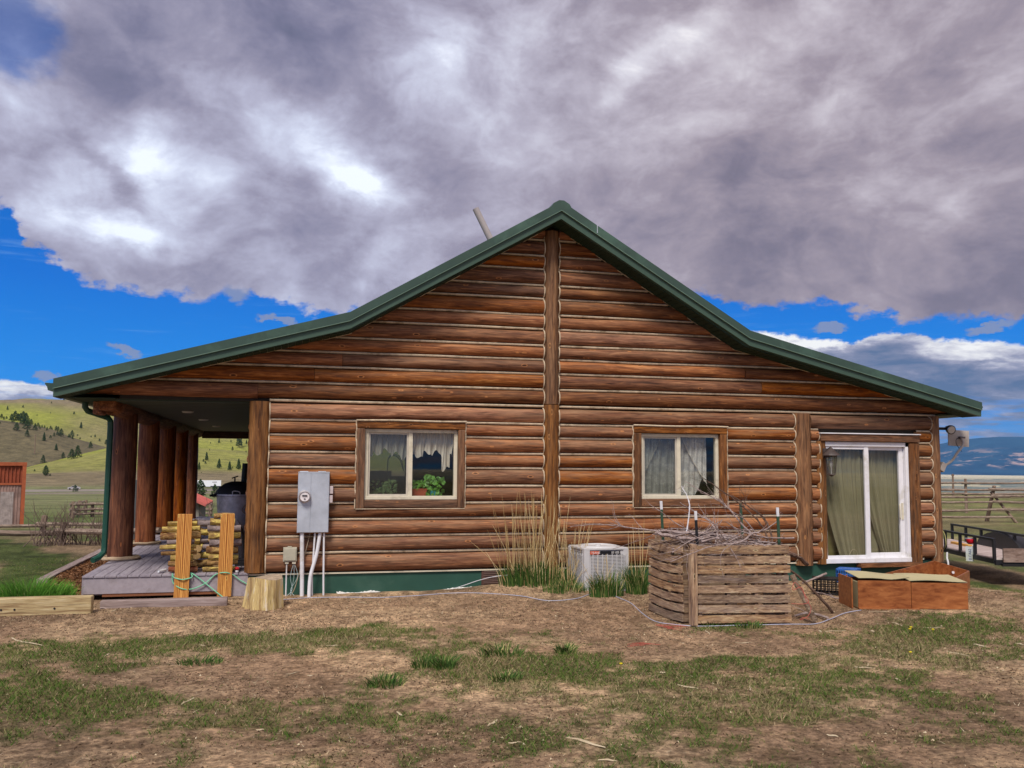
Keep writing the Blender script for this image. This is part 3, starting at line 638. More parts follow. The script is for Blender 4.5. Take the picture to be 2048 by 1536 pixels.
gq = MB(); gq.add([(2.25, 14.05, 1.5), (3.5, 14.05, 1.5), (3.5, 14.05, 2.7), (2.25, 14.05, 2.7)], [(0, 1, 2, 3)]); gq.build('rear_dimming_pane', glass('dimming_pane', .2, .55), house)  # pane added to dim the view out through the rear window
# sliding door
def door():
    A, B, Cc, D = OPI[2]; A += .005; B -= .05; mid = 9.56
    fr = MB(); fr.bb(A, B, -.12, .05, D-.075, D); fr.bb(A, B, -.135, .05, Cc, Cc+.075); fr.bb(A, A+.03, -.11, .05, Cc, D); fr.bb(B-.06, B, -.12, .05, Cc, D)
    d_ = fr.build('sliding_door', m_white, house, bevel=.004)
    p = MB(); z0, z1 = Cc+.075, D-.075
    p.bb(mid-.035, mid+.045, -.105, -.06, z0, z1); p.bb(A+.03, A+.07, -.10, -.06, z0, z1); p.bb(A+.07, mid-.035, -.098, -.06, z1-.05, z1); p.bb(A+.07, mid-.035, -.098, -.06, z0, z0+.05)
    p.bb(B-.15, B-.065, -.06, -.01, z0, z1); p.bb(mid+.045, B-.15, -.058, -.01, z1-.06, z1); p.bb(mid+.045, B-.15, -.058, -.01, z0, z0+.08); p.bb(mid+.046, mid+.085, -.055, -.01, z0+.08, z1-.06)
    p.build('door_panel', m_white, d_, bevel=.004)
    quad(A+.07, mid-.035, -.08, z0+.05, z1-.05).build('pane', m_glass, d_); quad(mid+.085, B-.15, -.034, z0+.08, z1-.06).build('pane', m_glass, d_)
    h = MB(); h.tube([(B-.155, -.062, 1.28), (B-.185, -.10, 1.26), (B-.19, -.115, 1.18), (B-.185, -.10, 1.06), (B-.155, -.062, 1.03)], .010, 8); h.bb(B-.128, B-.09, -.074, -.06, 1.02, 1.30); h.build('handle', m_vinyl, d_, smooth=True)
    t = MB(); rough(t, 8.665, 10.585, -.17, -.03, D+.004, 2.465); t.build('door_trim', m_trim, house, bevel=.012)
    t = MB(); rough(t, B+.004, 10.585, -.15, -.03, .26, D); t.build('door_trim', m_trimz, house, bevel=.014)
    t = MB(); t.bb(8.64, 10.59, -.19, -.02, 2.467, 2.484); t.build('drip_cap', m_white, house)
    t = MB(); rough(t, 9.35, 10.55, -.20, -.05, .235, .303); t.build('threshold_board', m_trim, house, bevel=.008)
    v = MB(); v.bb(10.60, 10.645, -.10, -.05, .34, .60); v.build('side_vent', m_vinyl, house)
    v = MB(); v.bb(10.608, 10.636, -.104, -.10, .36, .59); v.build('side_vent_mesh', m_black, house)
door()
# roof
rf = MB()
top = ROOF; n = len(top)
rf.prism([(x, z-.012) for x, z in UND]+[(x, z-.012) for x, z in reversed(top)], 'y', 15.4, -.50, mat=0)
for k in range(n-1):
    (x0, z0), (x1, z1) = top[k], top[k+1]; ln = math.hypot(x1-x0, z1-z0); an = math.atan2(z1-z0, x1-x0)
    for q in range(40): rf.box(((x0+x1)/2-math.sin(an)*.008, -.4+q*.40, (z0+z1)/2+math.cos(an)*.008-.004), (ln-.03, .03, .022), Matrix.Rotation(-an, 3, 'Y'))
R_ = rf.build('roof', m_green, house)
def strip(up, dn, y0, y1):   # ribbon along the rake between two offsets below the roof top, thick in y
    mb = MB(); P = top; L_ = []
    for k, (x, z) in enumerate(P):
        o1 = 1.16 if k in (2,) else 1.03; L_.append(((x, z-up*o1), (x, z-dn*o1)))
    for (a, b), (c, d) in zip(L_[:-1], L_[1:]):
        vs = []
        for y in (y0, y1): vs += [(a[0], y, a[1]), (c[0], y, c[1]), (d[0], y, d[1]), (b[0], y, b[1])]
        mb.add(vs, [(0, 1, 2, 3)[::-1], (4, 5, 6, 7), (0, 4, 5, 1)[::-1], (3, 2, 6, 7), (0, 3, 7, 4), (1, 5, 6, 2)])
    return mb
strip(-.022, .098, -.60, -.502).build('rake_trim', m_green, R_)
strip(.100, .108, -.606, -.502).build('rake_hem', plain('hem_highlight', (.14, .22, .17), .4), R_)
strip(.108, .212, -.57, -.502).build('fascia', plain('green_fascia', (.050, .090, .066), .45, var=.08, sc=3), R_)
rc = MB(); rc.prism([(RX-.16, 5.86), (RX+.16, 5.86), (RX+.13, 5.915), (RX+.04, 5.968), (RX-.04, 5.968), (RX-.13, 5.915)], 'y', 15.4, -.595); rc.build('ridge_cap', m_green, R_)
sm = MB(); sm.box((4.56, -.6035, 5.555), (.010, .006, .125), Matrix.Rotation(0, 3, 'Y')); sm.build('trim_seam', m_galv, R_)
so_ = MB()
for k, ((x0, z0), (x1, z1)) in enumerate(zip(UND[:-1], UND[1:])):
    m_ = int(math.hypot(x1-x0, z1-z0)/.1)
    for q in range(m_):
        a, b = q/m_, (q+.88)/m_; xa, xb = x0+(x1-x0)*a, x0+(x1-x0)*b; za, zb = z0+(z1-z0)*a-.016, z0+(z1-z0)*b-.016
        so_.add([(xa, -.50, za), (xb, -.50, zb), (xb, -.13, zb), (xa, -.13, za), (xa, -.50, za-.008), (xb, -.50, zb-.008), (xb, -.13, zb-.008), (xa, -.13, za-.008)], [(0, 1, 2, 3), (7, 6, 5, 4), (0, 4, 5, 1), (2, 6, 7, 3), (0, 3, 7, 4), (1, 5, 6, 2)])
for xa, xb, f in ((-3.0, -2.35, 0), (11.06, 11.47, 1)):
    for q in range(int(15/.3)): so_.bb(xa, xb, -.12+q*.3, .16+q*.3, (2.79 if f == 0 else 2.83), (2.80 if f == 0 else 2.84))
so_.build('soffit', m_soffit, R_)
def gutter(x, z, s, name='gutter'):
    mb = MB(); p = [(x, z), (x+s*.12, z+.005), (x+s*.125, z-.01), (x+s*.095, z-.05), (x+s*.085, z-.095), (x, z-.10)]
    if s < 0: p = p[::-1]
    mb.prism(p, 'y', 15.3, -.47); return mb.build(name, m_green, house)
gutter(-3.035, 2.955, -1); gutter(11.505, 2.965, 1)
dsp = MB()
P = [(-2.85, -.15, 2.80), (-2.84, -.15, 2.70), (-2.78, -.14, 2.655), (-2.55, .5, 2.62), (-2.60, 1.35, 2.58), (-2.79, 1.70, 2.50), (-2.80, 1.72, 2.38), (-2.80, 1.72, 1.5), (-2.80, 1.72, .62), (-2.82, 1.68, .50), (-2.95, 1.50, .44)]
P = [(-2.93, .9, 2.79), (-2.93, .9, 2.72), (-2.90, .93, 2.665), (-2.80, 1.05, 2.63), (-2.68, 1.3, 2.585), (-2.655, 1.36, 2.54), (-2.652, 1.37, 2.44), (-2.655, 1.37, 1.5), (-2.66, 1.37, .62), (-2.665, 1.36, .54), (-2.72, 1.28, .47), (-2.78, 1.18, .44)]
dsp.tube(P, .045, 8); D_ = dsp.build('downspout', plain('green_downspout', (.014, .075, .05), .4, spec=.5), house, smooth=True)
# chimney pipe, leaning
cp = MB(); b0 = np.array(ony(990, 497, 3.0)); t0 = np.array(ony(951, 417, 3.0)); b0 = b0+(b0-t0)*.35; cp.tube([b0, t0], .062, 16, cap=False); cp.tube([t0+(t0-b0)*-.001, b0], .052, 16)
cp.build('vent_pipe', plain('grey_vent_pipe', (.40, .35, .34), .5, var=.06), R_, smooth=True)
sk = MB(); p = ony(248, 728, 2.5); sk.prism([(p[0]-.1, p[2]-.08), (p[0]+.09, p[2]-.03), (p[0], p[2]+.03)], 'y', 3.0, 2.7); sk.build('roof_vent', m_green, R_)
# porch
PX = -2.55; PY = [2.05, 4.68, 7.3, 9.9, 12.5]
for i, y in enumerate(PY): upright('porch_post', PX, y, .37, 2.68, .185 if i < 3 else .18, n=24, mat=m_post)
bm = MB(); bm.tube([(PX, y, 2.775+.008*math.sin(y)) for y in np.linspace(.95, 14.3, 28)], .185, 18, tone=.3, wear=.1); bm.build('porch_beam', m_logy, house, smooth=True)
bk = MB(); bk.bb(PX-.22, PX-.10, .62, .98, 2.60, 2.80, tone=.8, wear=.2); bk.bb(PX-.12, PX+.12, .5, .98, 2.66, 2.82, tone=.1, wear=.1); bk.build('beam_bracket', m_logy, house, bevel=.02)
pc = MB()
for k in range(36): pc.bb(-2.40, -.44, .03+k*.39, .03+k*.39+.35, 2.778, 2.80)
cb_ = MB(); cb_.bb(-2.42, -.42, .0, 14.15, 2.803, 2.806); cb_.build('ceiling_backing', m_dark, house)
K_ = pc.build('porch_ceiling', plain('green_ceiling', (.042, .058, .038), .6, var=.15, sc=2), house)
for x, y in ((-1.68, 2.8), (-1.69, 5.9), (-1.70, 9.5)):
    l = MB(); l.lathe([(.03, 2.752), (.085, 2.755), (.10, 2.778)], (x, y, 0), 20, cap=True); l.build('recessed_light', plain('light_trim', (.7, .68, .62), .5), house, smooth=True)
bj = MB(); bj.bb(-2.42, -.3, 14.02, 14.2, 2.58, 2.78); bj.build('far_beam', m_trim, house) 
wl = MB(); wl.bb(-.62, -.56, 7.6, 7.75, 2.2, 2.45); wl.lathe([(.03, 2.42), (.07, 2.38), (.05, 2.15), (.02, 2.12)], (-.66, 7.68, 0), 8); wl.build('porch_wall_light', m_black, house)
# deck
dk = MB()
for k in range(15):
    x0 = -2.66+k*.1458
    if x0 > -.45: break
    dk.bb(x0, x0+.139, -.115, 13.3, .335, .362, tone=rnd.random())
K2 = dk.build('deck', m_deck, house, bevel=.003)
df = MB(); df.bb(-2.655, -.49, -.10, -.075, .118, .333); df.bb(-2.655, -.49, -.072, .0, .10, .333); df.bb(-2.66, -2.635, -.10, 13.3, .10, .333); df.bb(-.75, -.49, -.104, -.1005, .04, .13); df.build('deck_fascia', m_deckf, K2)
du = MB(); du.bb(-2.4, -.6, -.09, -.05, .075, .117); du.build('deck_stringer', plain('red_brown_board', (.22, .085, .04), .8), K2)
# ================================================================ things on and by the house
def lab(mb, name, mat, label, cat, group=None, origin=(0, 0, 0), **k): return tag(mb.build(name, mat, None, origin=origin, **k), label, cat, group)
m_bark = {}
def bark(kind):
    if kind in m_bark: return m_bark[kind]
    cs = {'yellow': ((.11, .06, .03), (.34, .22, .08), (.66, .52, .14)), 'grey': ((.11, .08, .08), (.22, .17, .16), (.33, .26, .25)), 'brown': ((.06, .03, .015), (.20, .10, .045), (.46, .30, .11)), 'red': ((.09, .025, .015), (.24, .07, .035), (.36, .16, .08))}[kind]
    M = MT('bark_'+kind, .9, .1); n = M.no((9, 22, 22), 1, 6, .7, .8, M.N('ShaderNodeObjectInfo').outputs['Location']); n2 = M.no((4, 7, 7), 1, 3, .6)
    c = M.ramp(M.ma('ADD', M.ma('MULTIPLY', n, .7), M.ma('MULTIPLY', n2, .3)), [(.36, cs[0]), (.46, cs[1]), (.56, cs[2])]); M.bump(n, .8, .02); m_bark[kind] = M.col(c); return m_bark[kind]
m_end = wood('cut_end_grain', [(.30, .17, .07), (.45, .28, .12), (.58, .40, .20)], 'x', 3, .9, knots=False)
def logpiece(x, y, z, ln, r, kind, label, group, ax='x', yaw=0, half=None):
    half = rnd.random() < .12 if half is None else half
    mb = MB(); n = 12; sd = rnd.random()*90; m = 7; vs = []; fs = []
    for i in range(m):
        u = i/(m-1)-.5
        for j in range(n):
            a = 2*math.pi*j/n; q = r*(1+(float(vn(u*3, sd+j*.5))-.5)*.16+(float(vn(u*7, sd+j*1.9, 3))-.5)*.14)
            zz = q*math.sin(a)*.92; yy = q*math.cos(a)
            if half and zz > r*.2: zz = r*.2+(zz-r*.2)*.2
            vs.append((u*ln, yy, zz+(float(vn(u*2, sd, 7))-.5)*r*.3))
    fs = [(i*n+j, i*n+(j+1) % n, (i+1)*n+(j+1) % n, (i+1)*n+j) for i in range(m-1) for j in range(n)]
    mb.add(vs, fs, mat=0); mb.add(vs[:n], [tuple(range(n-1, -1, -1))], mat=1); mb.add(vs[-n:], [tuple(range(n))], mat=1)
    o = mb.build('firewood_log', [bark(kind), m_end], None, smooth=True); o.location = (x, y, z); o.rotation_euler = (rnd.uniform(-.02, .02), rnd.uniform(-.03, .03), (math.pi/2 if ax == 'y' else 0)+yaw)
    return tag(o, label, 'firewood log', group)
def stackrow(side, rows, yfront):
    z = .368
    for i, (pl, pr, h, kind) in enumerate(rows):
        xa = float(ony(pl, 1100, yfront)[0]); xb = float(ony(pr, 1100, yfront)[0]); r = h/2
        if z+h > 1.45: break
        words = ['bottom', 'second', 'third', 'fourth', 'fifth', 'sixth', 'seventh', 'eighth', 'ninth', 'tenth', 'eleventh', 'twelfth']
        nm = {'yellow': 'yellow lichened', 'grey': 'smooth grey', 'brown': 'rough brown', 'red': 'reddish barked'}[kind]
        pos = 'at the bottom' if i == 0 else ('on top' if i == len(rows)-1 else '%s from the bottom' % words[i])
        logpiece((xa+xb)/2, yfront+r, z+r, xb-xa, r*1.02, kind, '%s firewood log %s of the %s porch stack' % (nm, pos, side), 'firewood stacked on the porch')
        z += h*.965
L1 = [(338, 396, .085, 'red'), (337, 392, .075, 'brown'), (341, 386, .09, 'yellow'), (322, 393, .085, 'brown'), (319, 391, .07, 'yellow'), (333, 388, .075, 'grey'), (319, 400, .10, 'brown'), (322, 398, .085, 'yellow'), (333, 392, .10, 'yellow')]
L2 = [(406, 474, .10, 'yellow'), (415, 476, .065, 'brown'), (417, 477, .09, 'yellow'), (412, 476, .11, 'brown'), (418, 482, .11, 'grey'), (416, 480, .10, 'yellow'), (413, 480, .10, 'grey'), (418, 468, .10, 'yellow'), (425, 466, .08, 'brown')]
stackrow('left', L1, .02); stackrow('right', L2, .02)
ordw = ['bottom', 'second', 'third', 'fourth', 'fifth', 'top']
for sx, cx_ in (('left', 372), ('right', 418)):
    for row in range(6):
        for q in range(2):
            x = float(ony(cx_+q*18*(1 if sx == 'left' else .6), 1100, .6)[0])+rnd.uniform(-.05, .05); h = .12+row*.115+rnd.uniform(-.01, .01); kd = rnd.choice(['brown', 'grey', 'brown', 'yellow'])
            logpiece(x, .62+q*.12, .362+h-.05, rnd.uniform(.36, .46), rnd.uniform(.045, .06), kd, ('%s log showing its round end' if q else '%s log lying crosswise') % kd+', %s course of the dim row behind the %s stack' % (ordw[row], sx), 'second row behind the %s stack' % sx, ax='y' if q else 'x', yaw=rnd.uniform(-.12, .12))
# two orange planks leaning on the deck front
m_fir = wood('varnished_fir', [(.30, .10, .02), (.46, .18, .035), (.60, .27, .06), (.72, .36, .10)], 'z', 1.6, .5, knots=True, rings=True, bump=.15)
for (a, b, t0, t1, lb_) in ((347, 377, 1028, 1193, 'orange fir plank standing upright against the deck before the left firewood stack'), (434, 462, 1027, 1190, 'orange fir plank standing upright against the deck before the right firewood stack')):
    x0 = float(ony(a, 1190, -.16)[0]); x1 = float(ony(b, 1190, -.16)[0]); mb = MB(); mb.box((0, 0, .575), (x1-x0, .038, 1.15)); o = lab(mb, 'fir_plank', m_fir, lb_, 'plank', 'upright fir planks', bevel=.004)
    o.location = ((x0+x1)/2, -.142, .045); o.rotation_euler = (.0, .012, 0)
# stump
def stump():
    mb = MB(); n = 40; vs = []; zs = np.linspace(0, .40, 12); sd = 4.2
    for z in zs:
        r = .255-.16*z*.55
        for j in range(n):
            a = 2*math.pi*j/n; q = (r+.05*max(0, .12-z))*(1+(float(vn(j*.8, z*.8, 61))-.5)*.24+(float(vn(j*2.7, z*2, 62))-.5)*.10); vs.append((q*math.cos(a)+.03*z, q*math.sin(a), z+(.02*math.sin(a*2) if z > .39 else 0)))
    fs = [(i*n+j, i*n+(j+1) % n, (i+1)*n+(j+1) % n, (i+1)*n+j) for i in range(11) for j in range(n)]; mb.add(vs, fs, mat=0); c = len(mb.v); mb.add(vs[-n:]+[(.01, 0, .395)], [(j, (j+1) % n, n) for j in range(n)], mat=1)
    sidew = wood('weathered_stump_side', [(.16, .09, .045), (.40, .27, .12), (.60, .46, .20), (.62, .52, .42)], 'z', .9, .9, knots=False, bump=1.0)
    o = lab(mb, 'tree_stump', [sidew, plain('stump_top', (.36, .27, .19), .9, var=.4, sc=14, bump=.5)], 'pale yellow chopping stump standing on the dirt beside the deck corner', 'stump', smooth=True); o.location = (-.245, -1.0, hz(-.245, -1.0)-.01)
stump()
# landscape timbers
m_tim = wood('weathered_timber', [(.13, .075, .04), (.30, .20, .10), (.46, .35, .18), (.55, .44, .27)], 'x', .9, .85, bump=.5)
m_timg = wood('grey_timber', [(.14, .095, .085), (.27, .20, .18), (.38, .30, .28)], 'x', .9, .85, bump=.5)
mb = MB(); mb.bb(-5.6, -2.33, -1.16, -1.0, -.06, .235); T1 = lab(mb, 'landscape_timber', m_tim, 'yellowish squared timber lying along the front of the flower bed', 'timber', 'landscape timbers', bevel=.012)
ORG[T1.name] = (0, 0, 0); mb = MB()
for x in (-4.6, -3.35, -3.2, -2.75): mb = MB(); mb.lathe([(.013, 0), (.013, .004)], n=8, cap=True); mb.v = [(x+p[0], -1.162-p[2], .10+p[1]) for p in mb.v]; mb.build('bolt_hole', m_black, T1)

mb = MB(); mb.bb(-2.29, -.72, -.83, -.70, -.03, .125); lab(mb, 'landscape_timber', m_timg, 'low greyish timber lying on the dirt under the deck front', 'timber', 'landscape timbers', bevel=.01)
A = Vector(onz(84, 1160, .20)); B = Vector(onz(206, 1100, .20)); d = (B-A).normalized(); mb = MB(); ang = math.atan2(d.y, d.x); mb.box((0, 0, 0), ((B-A).length, .15, .16)); o = lab(mb, 'landscape_timber', m_timg, 'long grey timber edging the left side of the mulch bed', 'timber', 'landscape timbers', bevel=.01); o.location = (A+B)/2-Vector((0, 0, .06)); o.rotation_euler = (0, 0, ang)
# ropes round the first two posts
m_rope = wood('hemp_rope', [(.28, .19, .11), (.44, .32, .21), (.55, .43, .30)], 'x', 4, .9, knots=False)
for y, w, lb_ in ((PY[0], 3, 'thick coiled rope lying round the foot of the nearest porch post'), (PY[1], 2, 'coiled rope lying round the foot of the second porch post')):
    mb = MB(); P = []
    for t in range(w*28): a = t/28*2*math.pi; P.append((PX+(.235+.03*t/28+.012*math.sin(a*3))*math.cos(a), y+(.235+.03*t/28)*math.sin(a), .382+.016*(t/28 % 2)+.004*math.sin(a*20)))
    mb.tube(P, .019, 7); lab(mb, 'coiled_rope', m_rope, lb_, 'rope', 'ropes round the porch posts', smooth=True)
p = onz(317, 1143, .39); mb = MB(); mb.tube([(0, 0, 0), (.07, .16, .0)], .022, 12, cap=False); mb.tube([(.069, .158, 0), (0, 0, 0)], .015, 12); o = lab(mb, 'pipe_offcut', m_pvc, 'short pale pipe offcut lying on the deck by the left firewood stack', 'pipe', smooth=True); o.location = p
p = ony(474, 1143, -.02); mb = MB(); mb.lathe([(.0, 0), (.022, .004), (.026, .02), (.02, .03)], n=12); mb.lathe([(.012, .03), (.03, .045), (.034, .06), (.02, .075), (0, .08)], n=12, mat=1); o = lab(mb, 'hose_valve', [m_pvc, plain('red_plastic', (.45, .02, .03), .35)], 'small bright red hose valve with white foot on the deck edge', 'valve', smooth=True); o.location = (p[0], -.07, .364)
# green cord
def cordpts(pl): return [tuple(ony(x, y, Y)) for x, y, Y in pl]
def smooth_path(P, k=6):
    P = [Vector(p) for p in P]; out = []
    for i in range(len(P)-1):
        a, b, c, d = P[max(i-1, 0)], P[i], P[i+1], P[min(i+2, len(P)-1)]
        for t in range(k): u = t/k; out.append(.5*((2*b)+(c-a)*u+(2*a-5*b+4*c-d)*u*u+(3*b-a-3*c+d)*u**3))
    out.append(P[-1]); return out
mb = MB(); mb.tube(smooth_path(cordpts([(466, 1202, -.25), (450, 1197, -.20), (415, 1170, -.14), (392, 1152, -.13), (381, 1146, -.115), (384, 1154, -.14), (366, 1159, -.185), (348, 1155, -.15), (345, 1147, -.14), (346, 1165, -.14), (362, 1177, -.17), (384, 1178, -.14), (410, 1167, -.13), (430, 1150, -.12), (448, 1145, -.185), (465, 1149, -.14), (480, 1160, -.13), (494, 1168, -.12)])), .008, 6)
lab(mb, 'garden_cord', plain('mint_cord', (.20, .55, .34), .5), 'mint green extension cord looped round the two upright planks', 'cord', smooth=True)
# grey meter panel with conduits
pn = thing('meter_panel', 'blue-grey electric meter panel on the log wall left of the first window', 'electric panel', (.38, -.2, .9))
x0, x1 = .162, .603; mb = MB(); mb.bb(x0, x1, -.245, -.13, .925, 1.775); mb.bb(x0+.0, x1+.0, -.252, -.13, 1.775, 1.79); mb.bb(x0+.02, x0+.14, -.20, -.13, 1.79, 1.80); mb.bb(x1-.16, x1-.05, -.20, -.13, 1.79, 1.80); mb.build('cabinet', m_galv, pn, bevel=.004)
mb = MB(); mb.bb(x0+.008, x0+.178, -.250, -.2452, .93, 1.31); mb.build('lower_cover', m_galv, pn, bevel=.002); mb = MB(); mb.bb(x0+.008, x0+.178, -.251, -.2452, 1.318, 1.768); mb.build('upper_cover', m_galv, pn, bevel=.002)
mb = MB(); mb.bb(x0+.186, x1-.006, -.253, -.2452, .93, 1.768); mb.build('door', m_galv, pn, bevel=.002)
mx, mz = x0+.095, 1.44; mb = MB(); mb.lathe([(.0, 0), (.085, 0), (.088, .02), (.078, .03), (.076, .055), (.07, .075)], n=28); mb.v = [(mx+p[0], -.252-p[2], mz+p[1]) for p in mb.v]; M1 = mb.build('meter', plain('meter_ring', (.55, .5, .5), .35, metal=.5), pn, smooth=True)
mb = MB(); mb.lathe([(.0, 0), (.066, 0), (.066, .006)], n=24); mb.v = [(mx+p[0], -.318-p[2], mz+p[1]) for p in mb.v]; mb.build('dial', plain('dial_face', (.72, .66, .66), .4), M1); mb = MB(); mb.bb(mx-.035, mx+.035, -.330, -.325, mz+.005, mz+.022); mb.bb(mx-.012, mx+.012, -.330, -.325, mz-.035, mz-.025); mb.build('display', m_black, M1)
mb = MB(); mb.bb(x1, x1+.055, -.22, -.15, 1.475, 1.585); mb.bb(x1, x1+.052, -.22, -.15, 1.345, 1.455); mb.build('breaker_box', plain('pale_plastic', (.52, .44, .44), .5), pn, bevel=.006)
def conduit(px0, px1, r, py1=1195, sp=0): a = ony(px0, 1066, -.19); b = onz(px1, py1, .02); return smooth_path([a, (a[0]+.3*(b[0]-a[0]), -.2, .62), (b[0]+.1*(a[0]-b[0]), -.22+.0, .3), (b[0], -.26, hz(b[0], -.26)-.03)], 5) if sp else [a, (ony(px1, 1150, -.19)[0], -.19, .3), (ony(px1, 1190, -.19)[0], -.19, hz(0, -.2)-.03)]
for a, b, r, s in ((604, 604, .030, 0), (630, 624, .013, 0), (640, 618, .026, 1), (648, 647, .014, 0)): mb = MB(); mb.tube(conduit(a, b, r, sp=s), r, 12); mb.build('conduit', m_pvc, pn, smooth=True)
mb = MB(); mb.tube(smooth_path([ony(620, 1066, -.15), ony(612, 1100, -.14), ony(600, 1140, -.14), ony(590, 1175, -.16), ony(582, 1190, -.16)]), .006, 6); mb.build('cable', plain('tan_cable', (.35, .28, .2), .7), pn, smooth=True)
jb = thing('phone_box', 'small weathered beige cable box on the wall below the meter panel', 'cable box', (.08, -.2, .6)); mb = MB(); mb.bb(-.018, .172, -.20, -.125, .515, .715); mb.bb(-.005, .16, -.212, -.20, .53, .70); mb.bb(.04, .10, -.18, -.13, .715, .728); mb.build('case', plain('weathered_beige', (.42, .39, .30), .6, var=.12, dirt=(.3, .28, .22)), jb, bevel=.006)
for x in (.01, .11): mb = MB(); mb.bb(x, x+.05, -.19, -.145, .485, .515); mb.build('gland', m_vinyl, jb)
mb = MB(); mb.tube([(.035, -.168, .49), (.035, -.168, hz(0, -.1)-.02)], .010, 8); mb.build('conduit', m_pvc, jb)
for q in range(3): mb = MB(); mb.tube(smooth_path([(.13+q*.006, -.168, .49), (.09+q*.05, -.18, .3), (.12-q*.01, -.17, .12), (.05+q*.05, -.2, .04)]), .003, 5); mb.build('wire', plain('pale_wire', (.45, .55, .55), .5), jb)
# air conditioner
ac = thing('air_conditioner', 'white louvred air conditioning unit half hidden by tall grass', 'air conditioner', (4.6, -.5, .02)); F = (4.288, -.80); Gx = (4.975, -.75)
u = (Vector((Gx[0]-F[0], Gx[1]-F[1], 0))).normalized(); wv = Vector((-u.y, u.x, 0)); Lw = .70; Dp = .62
def acp(a, b, z): return Vector((F[0], F[1], 0))+u*a+wv*b+Vector((0, 0, z))
Ra = Matrix.Rotation(math.atan2(u.y, u.x), 3, 'Z'); m_ac = plain('ac_paint', (.55, .53, .53), .5, var=.06, sc=6, dirt=(.38, .35, .33))
mb = MB(); mb.box(acp(Lw/2, Dp/2, .35), (Lw-.02, Dp-.02, .62), Ra); mb.box(acp(Lw/2, Dp/2, .675), (Lw+.012, Dp+.012, .03), Ra); mb.box(acp(Lw/2, Dp/2, .045), (Lw, Dp, .03), Ra)
for a, b in ((.04, .04), (Lw-.03, .04), (.03, Dp-.03), (Lw-.03, Dp-.03)): mb.box(acp(a, b, .36), (.09, .09, .62), Ra)
mb.build('housing', m_ac, ac, bevel=.006)
mb = MB(); mb.lathe([(.30, 0), (.29, .018), (.26, .022), (.25, .004), (.05, .006), (.045, .03), (0, .032)], acp(Lw/2, Dp/2, .69), 28); mb.build('fan_guard', m_ac, ac, smooth=True)
lv = MB(); dk2 = MB(); dk2.box(acp(Lw/2+.03, .004, .34), (Lw-.16, .012, .50), Ra); dk2.box(acp(.004, Dp/2, .34), (.012, Dp-.14, .56), Ra)
for r_ in range(24):
    z = .10+r_*.0208; lv.box(acp(Lw/2+.03, -.006, z), (Lw-.15, .014, .012), Ra)
    if r_ < 27: lv.box(acp(-.006, Dp/2, z), (.014, Dp-.13, .011), Ra)
for c_ in range(8): lv.box(acp(.13+c_*.077, -.008, .345), (.010, .016, .52), Ra)
for c_ in range(9): lv.box(acp(-.008, .08+c_*.058, .345), (.009, .014, .54), Ra)
dk2.build('coil', plain('dark_coil', (.07, .067, .065), .7), ac); lv.build('louvre_panel', m_ac, ac)
def text(name, s, size, loc, rot, mat, par, ext=.001, sx=1.0):
    cu = bpy.data.curves.new('lettering', 'FONT'); cu.body = s; cu.size = size; cu.extrude = ext; cu.align_x = 'LEFT'
    o = bpy.data.objects.new('lettering', cu); me = bpy.data.meshes.new_from_object(o); bpy.data.objects.remove(o); me.materials.clear(); me.materials.append(mat)
    q = bpy.data.objects.new(name, me); C.objects.link(q); q.parent = par; o3 = Vector(ORG[par.name]); q.location = Vector(loc)-o3; q.rotation_euler = rot; q.scale = (sx, 1, 1); ORG[q.name] = tuple(loc); return q
ra = math.atan2(u.y, u.x); mb = MB(); mb.box(acp(.16, -.012, .625), (.15, .004, .046), Ra); n1_ = mb.build('name_plate', plain('red_label', (.62, .10, .03), .5), ac); mb = MB(); mb.box(acp(.40, -.012, .625), (.34, .004, .046), Ra); n2_ = mb.build('name_plate', plain('black_label', (.012, .012, .016), .5), ac)
m_let = plain('white_lettering', (.75, .72, .70), .5, var=0)
text('lettering', 'TRANE', .046, acp(.098, -.016, .609), (math.pi/2, 0, ra), m_let, ac); text('lettering', 'XE 1000', .044, acp(.42, -.016, .609), (math.pi/2, 0, ra), m_let, ac, sx=.85)
# wall lantern by the sliding door
la = thing('wall_lantern', 'dark bronze coach lantern beside the sliding door', 'lantern', (8.76, -.3, 2.0)); lc = Vector((8.757, -.30, 0))
mb = MB(); mb.bb(8.70, 8.80, -.17, -.145, 2.06, 2.22); mb.tube(smooth_path([(8.75, -.16, 2.14), (8.752, -.22, 2.20), (8.757, -.30, 2.235), (8.757, -.30, 2.19)]), .012, 8); mb.lathe([(.008, 2.245), (.02, 2.225), (.045, 2.205), (.075, 2.17), (.14, 2.115), (.145, 2.10), (.10, 2.098), (.09, 2.08)], lc, 8); mb.lathe([(.062, 1.80), (.07, 1.785), (.03, 1.765), (.012, 1.75)], lc, 8)
for k_ in range(8): a = k_*math.pi/4+.39; mb.tube([lc+Vector((.092*math.cos(a), .092*math.sin(a), 2.085)), lc+Vector((.064*math.cos(a), .064*math.sin(a), 1.80))], .005, 5)
mb.build('lantern_frame', plain('bronze', (.075, .055, .05), .5, var=.3), la, smooth=True)
mb = MB(); mb.lathe([(.088, 2.085), (.062, 1.80)], lc, 8); mb.build('lantern_glass', glass('lantern_glass', .08), la); mb = MB(); mb.lathe([(.012, 1.80), (.013, 1.90), (.026, 1.93), (.028, 1.97), (.012, 2.01), (0, 2.015)], lc, 12); mb.build('bulb', plain('frosted_bulb', (.6, .58, .55), .4), la, smooth=True)
